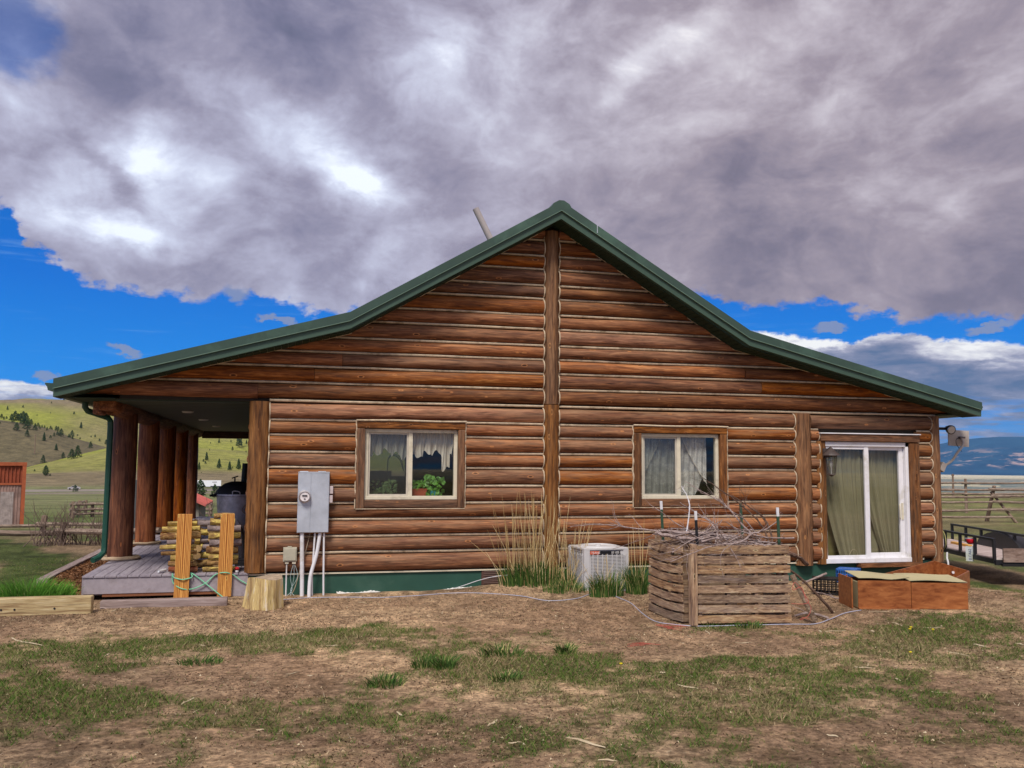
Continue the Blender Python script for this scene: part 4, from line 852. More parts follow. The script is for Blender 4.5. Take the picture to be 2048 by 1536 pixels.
# floodlight and satellite dish on the right corner
fl = thing('floodlight', 'black security floodlight with pale lens at the upper right house corner', 'floodlight', (11.2, .15, 2.6)); a0 = ony(1876, 857, .15); b0_ = ony(1899, 862, .10)
mb = MB(); mb.bb(11.05, 11.13, .05, .25, 2.52, 2.68); mb.tube([(11.1, .15, 2.6), (11.28, .14, 2.6), (11.36, .12, 2.6)], .025, 8); mb.lathe([(.04, -.10), (.05, -.07), (.078, 0), (.082, .05), (.074, .055)], n=16)
k0 = len(mb.v)-5*16; Rm = Matrix.Rotation(math.radians(104), 3, 'X') @ Matrix.Identity(3); Rz_ = Matrix.Rotation(math.radians(-10), 3, 'Z')
for i in range(k0, len(mb.v)): v = Rz_ @ (Rm @ Vector(mb.v[i])); mb.v[i] = (11.42+v.x, .10+v.y, 2.59+v.z)
mb.build('lamp_housing', m_black, fl, smooth=True)
mb = MB(); mb.lathe([(0, .056), (.060, .060), (.068, .052)], n=20)
mb.v = [tuple(Rz_ @ (Rm @ Vector(v))+Vector((11.42, .10, 2.59))) for v in mb.v]; mb.build('lens', plain('pale_lens', (.62, .58, .52), .25), fl, smooth=True)
mb = MB(); mb.bb(11.05, 11.10, .0, .12, 2.50, 2.70); mb.build('mount', m_black, fl)
di = thing('satellite_dish', 'square beige satellite dish seen from behind on a bent arm off the right corner', 'satellite dish', (11.6, .2, 2.4)); c4 = [Vector(ony(*p, .20)) for p in ((1896, 859), (1938, 862), (1938, 894), (1897, 891))]
def dishp(u, v):
    p = c4[3].lerp(c4[2], u).lerp(c4[0].lerp(c4[1], u), v); return p+Vector((0, -.03*(1-(2*u-1)**2)*(1-(2*v-1)**2), 0))
m_dish = plain('beige_dish', (.42, .37, .33), .5, var=.08, sc=20)
mb = MB(); mb.grid(9, 9, dishp); g2 = MB(); g2.grid(9, 9, lambda u, v: dishp(u, v)+Vector((0, .012, 0))); mb.add(g2.v, [f[::-1] for f in g2.f]); o = mb.build('reflector', m_dish, di, smooth=True)
dc = (c4[0]+c4[1]+c4[2]+c4[3])/4; mb = MB(); mb.tube(smooth_path([dc+Vector((0, -.07, .0)), dc+Vector((0, -.10, -.12)), Vector(ony(1915, 905, .05)), Vector(ony(1903, 922, .1)), Vector(ony(1886, 933, .15))]), .022, 10); mb.build('arm', m_dish, di, smooth=True)
mb = MB(); mb.box(dc+Vector((.01, -.07, .01)), (.11, .05, .030)); mb.box(dc+Vector((0, -.05, .01)), (.06, .05, .045)); mb.build('bracket', plain('dark_bracket', (.12, .10, .10), .5, var=.4), di, bevel=.006)
mb = MB(); p = ony(1884, 934, .15); mb.box(p, (.10, .09, .16), Matrix.Rotation(.5, 3, 'Y')); mb.build('foot', m_dish, di, bevel=.01)
mb = MB(); mb.tube(smooth_path([dc+Vector((-.06, -.09, .01)), dc+Vector((-.13, -.09, -.03)), dc+Vector((-.12, -.09, -.12)), dc+Vector((-.03, -.1, -.24))]), .005, 5); mb.build('cable', m_black, di)
# ---------------------------------------------------------------- curtains and plants inside the windows
def cloth(name, fn, nu, nv, mat, label, cat):
    mb = MB(); mb.grid(nu, nv, fn); return lab(mb, name, mat, label, cat, smooth='all')
m_val = plain('cream_cotton', (.60, .54, .45), .9, var=.07); 
def val(x0, x1, dr, sd):
    def f(u, v):
        x = x0+(x1-x0)*u; drop = dr(u)+.035*math.sin(u*23+sd)+.02*math.sin(u*51+sd*2); z = 2.40-drop*v
        y = .035+.022*math.sin(u*34+sd+v*.8)*(.3+v)+.012*math.sin(u*83+v*3+sd); return (x+.016*math.sin(u*30+v*4+sd)*v, y, z)
    return f
cloth('valance', val(1.15, 1.79, lambda u: .35+.04*math.sin(u*6.3+2), 1), 150, 22, m_val, 'ruffled cream valance in the left half of the first window', 'curtain')
cloth('valance', val(1.80, 2.46, lambda u: .34+(.20 if .74 < u < .9 else .0)+.02*math.sin(u*9), 3), 150, 22, m_val, 'ruffled cream valance with a hanging tail in the right half of the first window', 'curtain')
def lacem():
    M = MT('lace', .9, .1); M.b.inputs['Alpha'].default_value = .5; vo = M.N('ShaderNodeTexVoronoi'); M.put(M.mp((34, 34, 34)), vo.inputs[0]); n = M.no((1, 1, 1), 9, 3)
    fl_ = M.ma('MULTIPLY', M.mr(vo.outputs['Distance'], .50, .30), M.mr(n, .44, .56)); st = M.no((70, 1, 1.5), 1, 2); a = M.ma('ADD', M.ma('MULTIPLY', fl_, .7), M.mr(st, .3, .7, .32, .62)); M.put(a, M.b.inputs['Alpha']); return M.col((.80, .76, .70))
m_lace = lacem()
def hem(o, x0, x1, zf, y): mb = MB(); mb.tube([(x0+(x1-x0)*u, y+.01*math.sin(u*30), zf(u)+.010*abs(math.sin(u*34))) for u in np.linspace(0, 1, 60)], .0065, 5); ORG[o.name] = (0, 0, 0); mb.build('hem', m_val, o, smooth=True)
def lac(x0, x1, zf, y, sd): return lambda u, v: (x0+(x1-x0)*u, y+.014*math.sin(u*30+sd+v*2), 2.41+(zf(u)-2.41)*v)
cloth('lace_curtain', lac(5.50, 6.12, lambda u: 1.41, .07, 0), 60, 30, m_lace, 'white lace curtain behind the left pane of the second window', 'curtain')
cloth('lace_curtain', lac(6.12, 6.60, lambda u: 1.44+max(0, (u-.75))*1.0, .07, 2), 60, 30, m_lace, 'white lace curtain behind the right pane of the second window', 'curtain')
cloth('lace_swag', lac(5.49, 5.86, lambda u: 1.68+(2.36-1.68)*u**1.2+.012*math.sin(u*40), .04, 4), 50, 24, m_lace, 'scalloped lace swag across the upper left of the second window', 'curtain'); hem(bpy.data.objects['lace_swag'], 5.49, 5.86, lambda u: 1.68+(2.36-1.68)*u**1.2, .03)
cloth('lace_swag', lac(6.24, 6.66, lambda u: 2.38-(2.38-1.62)*u**.8+.012*math.sin(u*40), .04, 5), 50, 24, m_lace, 'scalloped lace swag across the upper right of the second window', 'curtain'); hem(bpy.data.objects['lace_swag.001'], 6.24, 6.66, lambda u: 2.38-(2.38-1.62)*u**.8, .03)
m_olive = MT('olive_cloth', .9, .1); _n = m_olive.no((1, 1, 1), 60, 3); m_olive.bump(_n, .2, .004); m_olive = m_olive.col(m_olive.ramp(m_olive.no((1, 1, 1), 2, 4), [(.3, (.235, .21, .13)), (.7, (.30, .27, .17))]))
def drape(xa, xb, xc, xd, sd, y=.02, amp=.030, nf=9, zb=.36):
    def f(u, v):
        w = v**1.6; l = xa+(xc-xa)*w; r = xb+(xd-xb)*w; x = l+(r-l)*u; ph = u*nf*2*math.pi/1.6+sd
        y_ = y+amp*(.4+.9*v)*math.sin(ph+.6*math.sin(u*5+v*2.2))+.012*math.sin(ph*2.3+v*3); return (x, y_, 2.30+(zb-2.30)*v)
    return f
cloth('drape', drape(8.72, 9.62, 9.12, 9.66, 0, nf=7, amp=.022), 170, 60, m_olive, 'olive drape behind the left door panel, pulled to the right at the bottom', 'curtain')
cloth('drape', drape(9.54, 10.30, 9.98, 10.27, 2, y=.075, nf=7, amp=.022), 170, 60, m_olive, 'olive drape behind the right door panel, gathered at its lower right', 'curtain')
cloth('drape', drape(9.50, 10.24, 9.46, 10.22, 5, y=.16, nf=3, amp=.012), 90, 40, m_olive, 'flat olive drape hanging behind the gathered one at the right door panel', 'curtain')
mb = MB(); mb.bb(8.73, 9.55, .22, .26, .31, 1.25); lab(mb, 'cardboard_sheet', plain('ochre_board', (.22, .19, .07), .8), 'ochre board standing behind the left door panel below the drape', 'board')
mb = MB(); mb.tube(smooth_path([(9.22, -.02, .40), (9.30, -.03, .52), (9.38, -.02, .50), (9.40, -.03, .40), (9.33, -.02, .36)]), .005, 5); lab(mb, 'loose_wire', plain('tan_wire', (.4, .34, .22), .6), 'thin looped wire hanging before the olive drape at the door foot', 'wire')
m_leaf = plain('pothos_leaf', (.10, .26, .035), .4, var=.5, sc=25, spec=.5)
def plant(name, c, rx, rz, nl, sz, potm, pot, label, leafm=m_leaf):
    t = thing(name, label, 'potted plant', c); C0 = Vector(c); mb = MB(); z0 = pot[1] if pot else 0
    if pot:
        p = MB()
        if pot[0] == 'box': p.prism([(C0.x-.10, C0.z), (C0.x+.10, C0.z), (C0.x+.135, C0.z+.13), (C0.x-.135, C0.z+.13)], 'y', C0.y-.06, C0.y+.06); p.bb(C0.x-.14, C0.x+.14, C0.y-.065, C0.y+.065, C0.z+.125, C0.z+.14)
        else: p.lathe([(.045, 0), (.06, .10), (.065, .11), (.05, .10), (.0, .09)], C0, 16)
        p.build('pot', potm, t, smooth=True)
    for k_ in range(nl):
        a = rnd.uniform(0, 6.28); q = Vector((math.cos(a)*rx*rnd.random()**.5, math.sin(a)*.06, z0+rz*rnd.uniform(-.25, 1))); s = sz*rnd.uniform(.6, 1.2); rot = Matrix.Rotation(rnd.uniform(0, 6.28), 3, 'Y') @ Matrix.Rotation(rnd.uniform(-.9, .9), 3, 'X')
        vs = [Vector((0, 0, -s*.7)), Vector((s*.42, .1*s, -s*.15)), Vector((s*.30, .08*s, s*.35)), Vector((0, 0, s*.75)), Vector((-s*.30, .08*s, s*.35)), Vector((-s*.42, .1*s, -s*.15))]
        mb.add([C0+q+rot @ v for v in vs], [(0, 1, 2, 3), (0, 3, 4, 5)])
    mb.build('foliage', leafm, t); return t
plant('potted_plant', (1.93, .10, 1.40), .13, .12, 60, .045, plain('terracotta', (.34, .075, .04), .7), ('box', .14), 'low green plant in a terracotta trough at the middle of the first window')
plant('potted_plant', (2.17, .08, 1.40), .16, .24, 70, .065, plain('teal_pot', (.05, .30, .34), .4), ('round', .10), 'bright leafy plant in a teal pot right in the first window')
plant('potted_plant', (1.42, .16, 1.44), .24, .22, 90, .055, None, None, 'pale green trailing plant in the lower left of the first window', plain('pale_leaf', (.15, .23, .09), .5, var=.5, sc=25))
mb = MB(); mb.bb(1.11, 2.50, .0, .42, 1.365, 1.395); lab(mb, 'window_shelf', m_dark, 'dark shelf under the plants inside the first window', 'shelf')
mb = MB(); P = smooth_path([(1.52, .5, 1.6), (1.52, .5, 1.98), (1.60, .5, 2.04), (1.70, .5, 1.98), (1.76, .5, 1.80)], 8); mb.tube(P, .006, 6); P2 = [p+Vector((0, 0, .012*math.sin(i*2.4))) for i, p in enumerate(smooth_path([(1.53, .49, 2.0), (1.60, .49, 2.06), (1.71, .49, 2.0), (1.77, .49, 1.8)], 16))]; mb.tube(P2, .004, 5); lab(mb, 'arched_lamp_neck', m_black, 'dark arched lamp neck inside the left half of the first window', 'lamp')
mb = MB(); mb.bb(1.10, 1.26, .9, 1.0, 1.3, 2.05); mb.bb(1.26, 1.62, .9, 1.0, 1.3, 1.80); lab(mb, 'chair_back', m_black, 'dark stepped chair back inside the left half of the first window', 'chair')
# ---------------------------------------------------------------- tub smoker on the porch
tb = thing('tub_smoker', 'grey metal tub with a black domed cover and stovepipe at the end of the porch', 'smoker', (-.80, 1.9, .37)); tc_ = Vector((-.80, 1.95, 0))
m_tub = plain('zinc_tub', (.50, .50, .56), .45, metal=.5, var=.3, sc=6, dirt=(.16, .15, .16))
mb = MB(); mb.lathe([(.24, .84), (.25, .85), (.275, 1.0), (.30, 1.36), (.315, 1.37), (.315, 1.40), (.30, 1.40)], tc_, 32); mb.lathe([(.20, .38), (.21, .80), (.24, .84)], tc_, 24); mb.build('tub', m_tub, tb, smooth=True)
mb = MB(); mb.lathe([(.31, 1.385), (.305, 1.42), (.27, 1.50), (.20, 1.57), (.10, 1.60), (0, 1.605)], tc_, 28); mb.v = [(p[0]+(.02 if p[2] > 1.5 else 0), p[1], p[2]) for p in mb.v]
for a, b, c_, r in ((-.20, -.1, 1.46, .09), (-.26, -.05, 1.42, .06), (-.30, 0, 1.38, .05)): mb.lathe([(r, -r*.5), (r*.95, 0), (r*.7, r*.6), (0, r*.9)], tc_+Vector((a, b, c_)), 12)
mb.tube([tc_+Vector((-.28, -.1, 1.39)), tc_+Vector((-.40, -.12, 1.375))], .018, 8); mb.tube([tc_+Vector((-.02, -.05, 1.59)), tc_+Vector((-.02, -.05, 1.66))], .012, 6); mb.tube([tc_+Vector((-.07, -.05, 1.655)), tc_+Vector((.03, -.05, 1.69))], .012, 6)
mb.build('domed_cover', plain('soot_black', (.006, .006, .008), .6, var=.3), tb, smooth=True)
mb = MB(); mb.tube([tc_+Vector((.115, .05, 1.55)), tc_+Vector((.13, .05, 1.90))], .045, 16); mb.build('stovepipe', plain('dark_green_pipe', (.008, .016, .014), .5), tb, smooth=True)
mb = MB(); mb.tube(smooth_path([tc_+Vector((-.03, -.31, 1.37)), tc_+Vector((-.03, -.32, 1.45)), tc_+Vector((.07, -.32, 1.44)), tc_+Vector((.08, -.31, 1.37))]), .008, 6); mb.build('handle', m_tub, tb, smooth=True)
mb = MB(); mb.tube(smooth_path([tc_+Vector((.22, -.30, 1.28)), tc_+Vector((.12, -.34, 1.15)), tc_+Vector((.25, -.33, 1.02)), tc_+Vector((.14, -.33, .9)), tc_+Vector((.05, -.33, 1.0))]), .006, 6); mb.build('wire', plain('rusty_wire', (.2, .14, .12), .7), tb, smooth=True)
mb = MB(); mb.tube(smooth_path([(-.58, 1.0, .40), (-.62, .9, .8), (-.66, .8, .95)]), .02, 6); mb.bb(-.72, -.55, .75, 1.15, .365, .42); lab(mb, 'tool_stand', m_black, 'dark tool stand in the shadow between the right firewood stack and corner post', 'tool')
# ---------------------------------------------------------------- pallet bin
m_pal = wood('weathered_pallet', [(.07, .038, .022), (.23, .13, .072), (.40, .25, .14), (.56, .40, .24)], 'x', 1.5, .9, tone=True, grey=(.28, .22, .20), greyamt=.45, bump=.7)
_pc = [(.07, .038, .022), (.23, .13, .072), (.40, .25, .14), (.56, .40, .24)]
m_paly = wood('weathered_pallet_side', _pc, 'y', 1.5, .9, tone=True, grey=(.28, .22, .20), greyamt=.45, bump=.7); m_palz = wood('weathered_stake', _pc, 'z', 1.5, .9, tone=True, grey=(.28, .22, .20), greyamt=.45, bump=.7)
def pallet(A, B, h, label, inward, boards=8, zb=.03, lean=0, warp=0.0, skip=()):
    A = Vector((*A, zb)); B = Vector((*B, zb)); u_ = (B-A); ln = u_.length; u_.normalize(); w_ = Vector((-u_.y, u_.x, 0))*inward
    t = thing('wooden_pallet', label, 'pallet', A, 'pallets forming the brush bin'); R = Matrix.Rotation(math.atan2(u_.y, u_.x), 3, 'Z')
    bh = h/boards
    for side, off in ((0, 0), (1, .105)):
        for k_ in range(boards):
            if side and k_ not in (0, boards-1): continue
            if k_ in skip and not side: continue
            mb = MB(); z = bh*(k_+.5)+rnd.uniform(-.004, .004); n_ = 14; hh = bh*(.76 if not side else .7)/2; q = rnd.random()*90; e0, e1 = rnd.uniform(-.012, .012), rnd.uniform(-.012, .015); vs = []
            for i in range(n_+1):
                s_ = e0+(ln+e1-e0)*i/n_; dz = (float(vn(s_*2, q))-.5)*.007-warp*math.sin(math.pi*i/n_)*.07+(float(vn(s_*14, q, 3))-.5)*.005; dy = (float(vn(s_*1.5, q, 2))-.5)*.014
                for yy, zz in ((-.010, -hh), (.010, -hh), (.010, hh), (-.010, hh)): vs.append(Vector((s_, off+yy+dy, z+dz+zz)))
            vs = [(R @ Vector((v.x, v.y*inward, v.z)))+A for v in vs]
            fs = [(i*4+j, (i+1)*4+j, (i+1)*4+(j+1) % 4, i*4+(j+1) % 4) for i in range(n_) for j in range(4)]+[(0, 1, 2, 3), (n_*4+3, n_*4+2, n_*4+1, n_*4)]
            mb.add(vs, fs if inward > 0 else [f[::-1] for f in fs], tone=rnd.random(), wear=rnd.uniform(.4, 1)); mb.build('slat', m_pal if abs(u_.x) > abs(u_.y) else m_paly, t)
    for s_ in (.04, .34*ln, .64*ln, ln-.04):
        mb = MB(); mb.box(A+u_*s_+w_*.052+Vector((0, 0, h/2)), (.04, .085, h*.99), R, tone=rnd.random(), wear=.8); mb.build('stringer', m_pal, t)
    return t
pallet((4.83, -3.43), (5.975, -3.59), .94, 'slatted weathered pallet forming the front wall of the brush bin', 1)
pallet((4.70, -3.30), (4.66, -2.36), .93, 'slatted grey pallet forming the left wall of the brush bin', -1, warp=.35)
pallet((4.80, -2.30), (5.95, -2.36), .98, 'pallet forming the back wall of the brush bin, nearest the house', 1)
pallet((6.02, -3.42), (5.99, -2.42), .88, 'pallet forming the right wall of the brush bin beside the leaning board', 1)
mb = MB(); mb.box((4.775, -3.43, .50), (.085, .085, .96), tone=.4, wear=.6); lab(mb, 'corner_stake', m_palz, 'upright square stake at the near left corner of the brush bin', 'stake', bevel=.006)
# branches
m_br = wood('bare_branch', [(.13, .085, .07), (.24, .17, .15), (.36, .28, .26), (.48, .40, .38)], 'x', 3, .9, knots=False); m_brd = wood('dark_branch', [(.05, .03, .02), (.11, .065, .045), (.2, .13, .10)], 'x', 3, .9, knots=False)
def branch(P, r0, r1, tw, label, mat=None, twl=.35, group='branches in the brush bin', name='bare_branch'):
    P = smooth_path(P, 5); n_ = len(P); P = [p+Vector((rnd.uniform(-1, 1), rnd.uniform(-1, 1), rnd.uniform(-1, 1)))*r0*.35 for p in P]; mb = MB(); mb.tube(P, [r0+(r1-r0)*i/(n_-1) for i in range(n_)], 6, wob=.12)
    for k_ in range(tw):
        i = rnd.randint(int(n_*.25), n_-2); d_ = (P[i+1]-P[i-1]).normalized(); s_ = (d_+Vector((rnd.uniform(-1, 1), rnd.uniform(-1, 1), rnd.uniform(-.6, 1)))*.75).normalized(); l = twl*rnd.uniform(.4, 1); q = [P[i]]; dd = s_
        for _ in range(5): dd = (dd+Vector((rnd.uniform(-1, 1), rnd.uniform(-1, 1), rnd.uniform(-.8, 1)))*.28).normalized(); q.append(q[-1]+dd*l/5)
        rr = (r0+(r1-r0)*i/(n_-1))*.5; mb.tube(q, [max(.0015, rr*(1-.75*j/5)) for j in range(6)], 4)
    return lab(mb, name, mat or m_br, label, 'branch', group)
def bp(l): return [ony(*p) for p in l]
branch(bp([(1465, 1075, -3.0), (1400, 1066, -2.95), (1330, 1062, -2.8), (1275, 1058, -2.6), (1235, 1051, -2.4), (1190, 1049, -2.3), (1140, 1054, -2.2)]), .018, .004, 9, 'long pale branch reaching left from the brush bin toward the air conditioner', twl=.5)
branch(bp([(1355, 1060, -3.0), (1345, 1069, -2.9), (1322, 1058, -2.5), (1295, 1075, -2.4), (1225, 1098, -1.4)]), .007, .003, 3, 'thin forked branch drooping from the bin over the air conditioner')
branch(bp([(1372, 1066, -3.0), (1377, 1040, -3.0), (1379, 1010, -3.0), (1373, 990, -2.95), (1363, 973, -2.9)]), .010, .004, 5, 'pale peeled branch standing up from the middle of the brush bin', m_pvc, .15)
branch(bp([(1538, 1095, -3.2), (1535, 1075, -3.1), (1515, 1040, -3.0), (1470, 1000, -2.95), (1430, 972, -2.9), (1405, 955, -2.9)]), .014, .003, 10, 'long dark branch rising leftward from the right side of the brush bin to the window', m_brd)
branch(bp([(1525, 1090, -3.1), (1480, 1045, -3.0), (1450, 1010, -2.9), (1395, 978, -2.8), (1370, 962, -2.7)]), .013, .003, 8, 'long grey branch crossing in front of the second window pane')
branch(bp([(1545, 1090, -3.2), (1542, 1065, -3.1), (1528, 1038, -3.0), (1500, 1015, -2.9), (1470, 995, -2.8), (1452, 990, -2.8)]), .015, .004, 9, 'outermost dark branch arching up at the right end of the bin', m_brd)
branch(bp([(1520, 1080, -2.9), (1490, 1040, -2.8), (1462, 1022, -2.8), (1440, 1000, -2.7), (1400, 985, -2.7)]), .010, .003, 9, 'slim grey branch rising parallel below the long grey one')
branch(bp([(1500, 1078, -3.0), (1478, 1030, -2.9), (1490, 1000, -2.9), (1478, 975, -2.9)]), .007, .002, 6, 'thin upright twig behind the right half of the bin', m_brd)
branch(bp([(1440, 1085, -3.2), (1425, 1050, -3.1), (1405, 1035, -3.0), (1370, 1028, -2.9)]), .010, .003, 6, 'short grey branch bending left above the bin centre')
branch(bp([(1445, 1080, -3.4), (1410, 1072, -3.4), (1375, 1085, -3.5), (1345, 1105, -3.55)]), .010, .004, 6, 'grey twig drooping over the near left bin corner')
branch(bp([(1432, 1085, -3.1), (1435, 1060, -3.05), (1425, 1045, -3.0), (1395, 1027, -2.9), (1360, 1005, -2.9)]), .012, .004, 7, 'forked branch leaning left above the middle of the brush bin')
branch(bp([(1390, 1067, -2.9), (1350, 1045, -2.8), (1320, 1022, -2.8), (1298, 1008, -2.7)]), .008, .003, 2, 'straight thin branch leaning up past the left fence stake')
branch(bp([(1505, 1066, -3.3), (1480, 1085, -3.55), (1440, 1090, -3.65), (1400, 1100, -3.65), (1340, 1124, -3.7)]), .012, .004, 10, 'twiggy branch sprawling down over the front pallet', twl=.45)
branch(bp([(1470, 1085, -3.6), (1448, 1100, -3.66), (1441, 1115, -3.68), (1442, 1128, -3.68)]), .005, .002, 3, 'short twig hanging in front of the front pallet')
branch(bp([(1460, 1095, -3.6), (1475, 1120, -3.66), (1482, 1140, -3.68)]), .005, .002, 2, 'thin curved twig hanging lowest on the front pallet')
branch(bp([(1420, 1075, -3.2), (1370, 1078, -3.1), (1330, 1070, -3.0), (1310, 1066, -2.9)]), .030, .022, 1, 'thick pale cut branch lying along the top of the brush bin')
branch(bp([(1340, 1063, -3.0), (1400, 1068, -3.0), (1480, 1075, -3.0), (1530, 1085, -3.0)]), .024, .012, 4, 'thick grey branch lying across the whole brush bin')
for k_ in range(64):
    x = rnd.uniform(4.80, 5.95); y = rnd.uniform(-3.45, -2.4); z = rnd.uniform(.70, 1.08); a = rnd.uniform(-.7, .7)+(math.pi if rnd.random() < .5 else 0); l = rnd.uniform(.35, .75); up = rnd.uniform(-.1, .4)
    P = [(x-l*math.cos(a)*.5, y-l*.2*math.sin(a), z), (x, y, z+rnd.uniform(0, .06)), (x+l*math.cos(a)*.5, y+l*.3*math.sin(a), z+up*l)]
    branch(P, rnd.uniform(.008, .018), .004, rnd.randint(4, 8), 'thin bare branch tangled in the heap inside the brush bin', rnd.choice([m_br, m_br, m_brd]), .3, 'tangled branches heaped in the bin')
# stakes
m_tg = plain('green_stake', (.035, .075, .045), .6, var=.3)
for (px_, pt, pb, Y, wht, lb_) in ((1322, 1002, 1075, -2.45, 1, 'white-topped metal stake at the back left of the brush bin'), (1391, 1022, 1100, -3.2, 2, 'white-topped black metal stake at the front left of the brush bin'), (1481, 1006, 1075, -2.45, 0, 'plain green metal stake at the back of the brush bin'), (1555, 1015, 1100, -3.35, 1, 'white-topped green metal stake at the right of the brush bin')):
    a = Vector(ony(px_, pt, Y)); b = Vector(ony(px_+4, pb, Y)); t = thing('metal_stake', lb_, 'stake', (b.x, b.y, 0), 'metal fence stakes'); H_ = a.z
    for nm, z0, z1, mt in (('shaft', .02, H_-.11 if wht else H_, m_black if wht == 2 else m_tg),)+((('painted_tip', H_-.11, H_, m_pvc),) if wht else ()):
        mb = MB(); xx = lambda z: b.x+(a.x-b.x)*(z-b.z)/(a.z-b.z)
        c0 = Vector((xx((z0+z1)/2), Y, (z0+z1)/2)); sh = Matrix.Rotation(math.atan2(a.x-b.x, a.z-b.z), 3, 'Y'); mb.box(c0, (.036, .006, z1-z0), sh); mb.box(c0+Vector((0, .018, 0)), (.006, .032, z1-z0), sh); mb.build(nm, mt, t)
# leaning board, sticks, twine
A = Vector(onz(1631, 1243, .03)); B = Vector(ony(1584, 1150, -3.3)); d = B-A; mb = MB(); mb.box((0, 0, 0), (.10, .03, d.length)); o = lab(mb, 'leaning_board', m_pal, 'weathered board leaning on the right side of the brush bin, tied with red twine', 'board', bevel=.003); o.location = (A+B)/2; o.rotation_mode = 'QUATERNION'; o.rotation_quaternion = d.to_track_quat('Z', 'Y')
m_tw = plain('red_twine', (.42, .10, .07), .7, var=.1)
mb = MB(); mb.tube(smooth_path([ony(1583, 1207, -3.62), ony(1600, 1208, -3.66), ony(1617, 1205, -3.68), ony(1610, 1190, -3.6), ony(1590, 1165, -3.55), ony(1586, 1180, -3.6), ony(1603, 1175, -3.6), ony(1612, 1200, -3.68), ony(1622, 1215, -3.7), ony(1616, 1232, -3.72), ony(1600, 1240, -3.74), ony(1606, 1235, -3.76), ony(1618, 1238, -3.76)]), .004, 5); lab(mb, 'red_twine', m_tw, 'red twine wound round the leaning board by the brush bin', 'twine', 'red baling twine')
def heap(px_, py_, n_, w, h, label):
    mb = MB(); c0 = Vector(onz(px_, py_, .02)); P = []
    for k_ in range(n_): x = c0.x+rnd.gauss(0, w); y = c0.y+rnd.gauss(0, h); P.append((x, y, hz(x, y)+rnd.uniform(.004, .022)))
    mb.tube(smooth_path(P, 4), .0018, 4); return lab(mb, 'red_twine', m_tw, label, 'twine', 'red baling twine')
heap(1340, 1254, 34, .10, .12, 'tangle of faded red twine on the dirt before the bin'); heap(1279, 1289, 18, .09, .04, 'small flat tuft of pink twine on the bare dirt')
branch([onz(1665, 1224, .03), ony(1640, 1195, -3.0), ony(1610, 1165, -2.9), ony(1580, 1140, -2.9)], .020, .014, 1, 'dark stick leaning down from the right side of the bin', m_brd, .2)
branch([ony(1578, 1108, -3.0), ony(1597, 1115, -2.7), ony(1614, 1129, -2.5)], .024, .028, 0, 'thick short log end poking right from the brush bin', m_brd)
branch([onz(1655, 1236, .04), onz(1620, 1226, .04), onz(1590, 1232, .05)], .018, .012, 2, 'dead stick lying beside the right end of the bin', m_br)
branch([onz(1700, 1200, .05), onz(1672, 1196, .07), onz(1650, 1188, .06), onz(1628, 1183, .05)], .014, .006, 3, 'pale crooked stick on the ground before the black crate')
branch([ony(1605, 1166, -1.6), ony(1632, 1156, -1.5), ony(1652, 1147, -1.4)], .012, .02, 0, 'pale stick with a knobbed end above the black crate')
# ---------------------------------------------------------------- crates
def crate(A, B, dep, z0, h, mat, label, tilt=0):
    A = Vector(A); B = Vector(B); u_ = (B-A); u_.z = 0; ln = u_.length; u_.normalize(); w_ = Vector((-u_.y, u_.x, 0)); t = thing('plastic_crate', label, 'crate', (A.x, A.y, z0), 'plastic crates'); R = Matrix.Rotation(math.atan2(u_.y, u_.x), 3, 'Z')
    def side(nm, o, uu, L_, ww):
        mb = MB(); Rr = Matrix.Rotation(math.atan2(uu.y, uu.x), 3, 'Z')
        for zz, hh in ((.012, .024), (h-.014, .028), (h*.36, .012), (h*.64, .012)): mb.box(o+uu*L_/2+Vector((0, 0, zz)), (L_, .012, hh), Rr)
        nn = 9
        for k_ in range(nn+1): mb.box(o+uu*L_*k_/nn+Vector((0, 0, h/2)), (.014, .014, h), Rr)
        mb.build(nm, mat, t)
    o0 = Vector((A.x, A.y, z0)); side('side', o0, u_, ln, w_); side('side', o0+w_*dep, u_, ln, w_); side('end', o0, w_, dep, u_); side('end', o0+u_*ln, w_, dep, u_)
    mb = MB()
    for k_ in range(8): mb.box(o0+u_*ln/2+w_*dep*(k_+.5)/8+Vector((0, 0, h-.004)), (ln, dep/8*.72, .008), R)
    mb.build('base', mat, t); return t
crate(onz(1628, 1187, .03), onz(1697, 1190, .03), .30, .02, .235, plain('black_plastic', (.014, .013, .014), .45, var=.4), 'upturned black lattice crate on the ground left of the cabinet')
crate(onz(1673, 1163, .05), onz(1714, 1166, .05), .30, .03, .23, plain('blue_plastic', (.03, .12, .42), .45, var=.2), 'blue lattice crate against the foundation behind the cabinet')
# ---------------------------------------------------------------- discarded cabinets
m_cab = wood('red_brown_laminate', [(.15, .042, .014), (.24, .075, .024), (.32, .11, .036), (.40, .15, .05)], 'x', .6, .38, bump=.02, knots=False, checks=False); m_hb = plain('beige_hardboard', (.46, .40, .23), .7, var=.06, sc=4, dirt=(.36, .31, .19)); m_cabz = m_cab
ct = thing('discarded_cabinet', 'red-brown laminate cabinet lying on its side with a sagging beige back panel on top', 'cabinet', (8.2, -2.9, 0))
A = Vector(onz(1717, 1216, .03)); B = Vector(onz(1937, 1219, .03)); u_ = (B-A); u_.z = 0; ln = u_.length; u_.normalize(); w_ = Vector((-u_.y, u_.x, 0)); Rc = Matrix.Rotation(math.atan2(u_.y, u_.x), 3, 'Z'); hC = .375; dC = .58
def cb(name, a0, a1, b0, b1, z0, z1, mat=m_cab, rz=None):
    mb = MB(); mb.box(A+u_*(a0+a1)/2+w_*(b0+b1)/2+Vector((0, 0, (z0+z1)/2-.03)), (a1-a0, b1-b0, z1-z0), Rc); return mb.build(name, mat, ct, bevel=.002)
mid_ = ln*.485
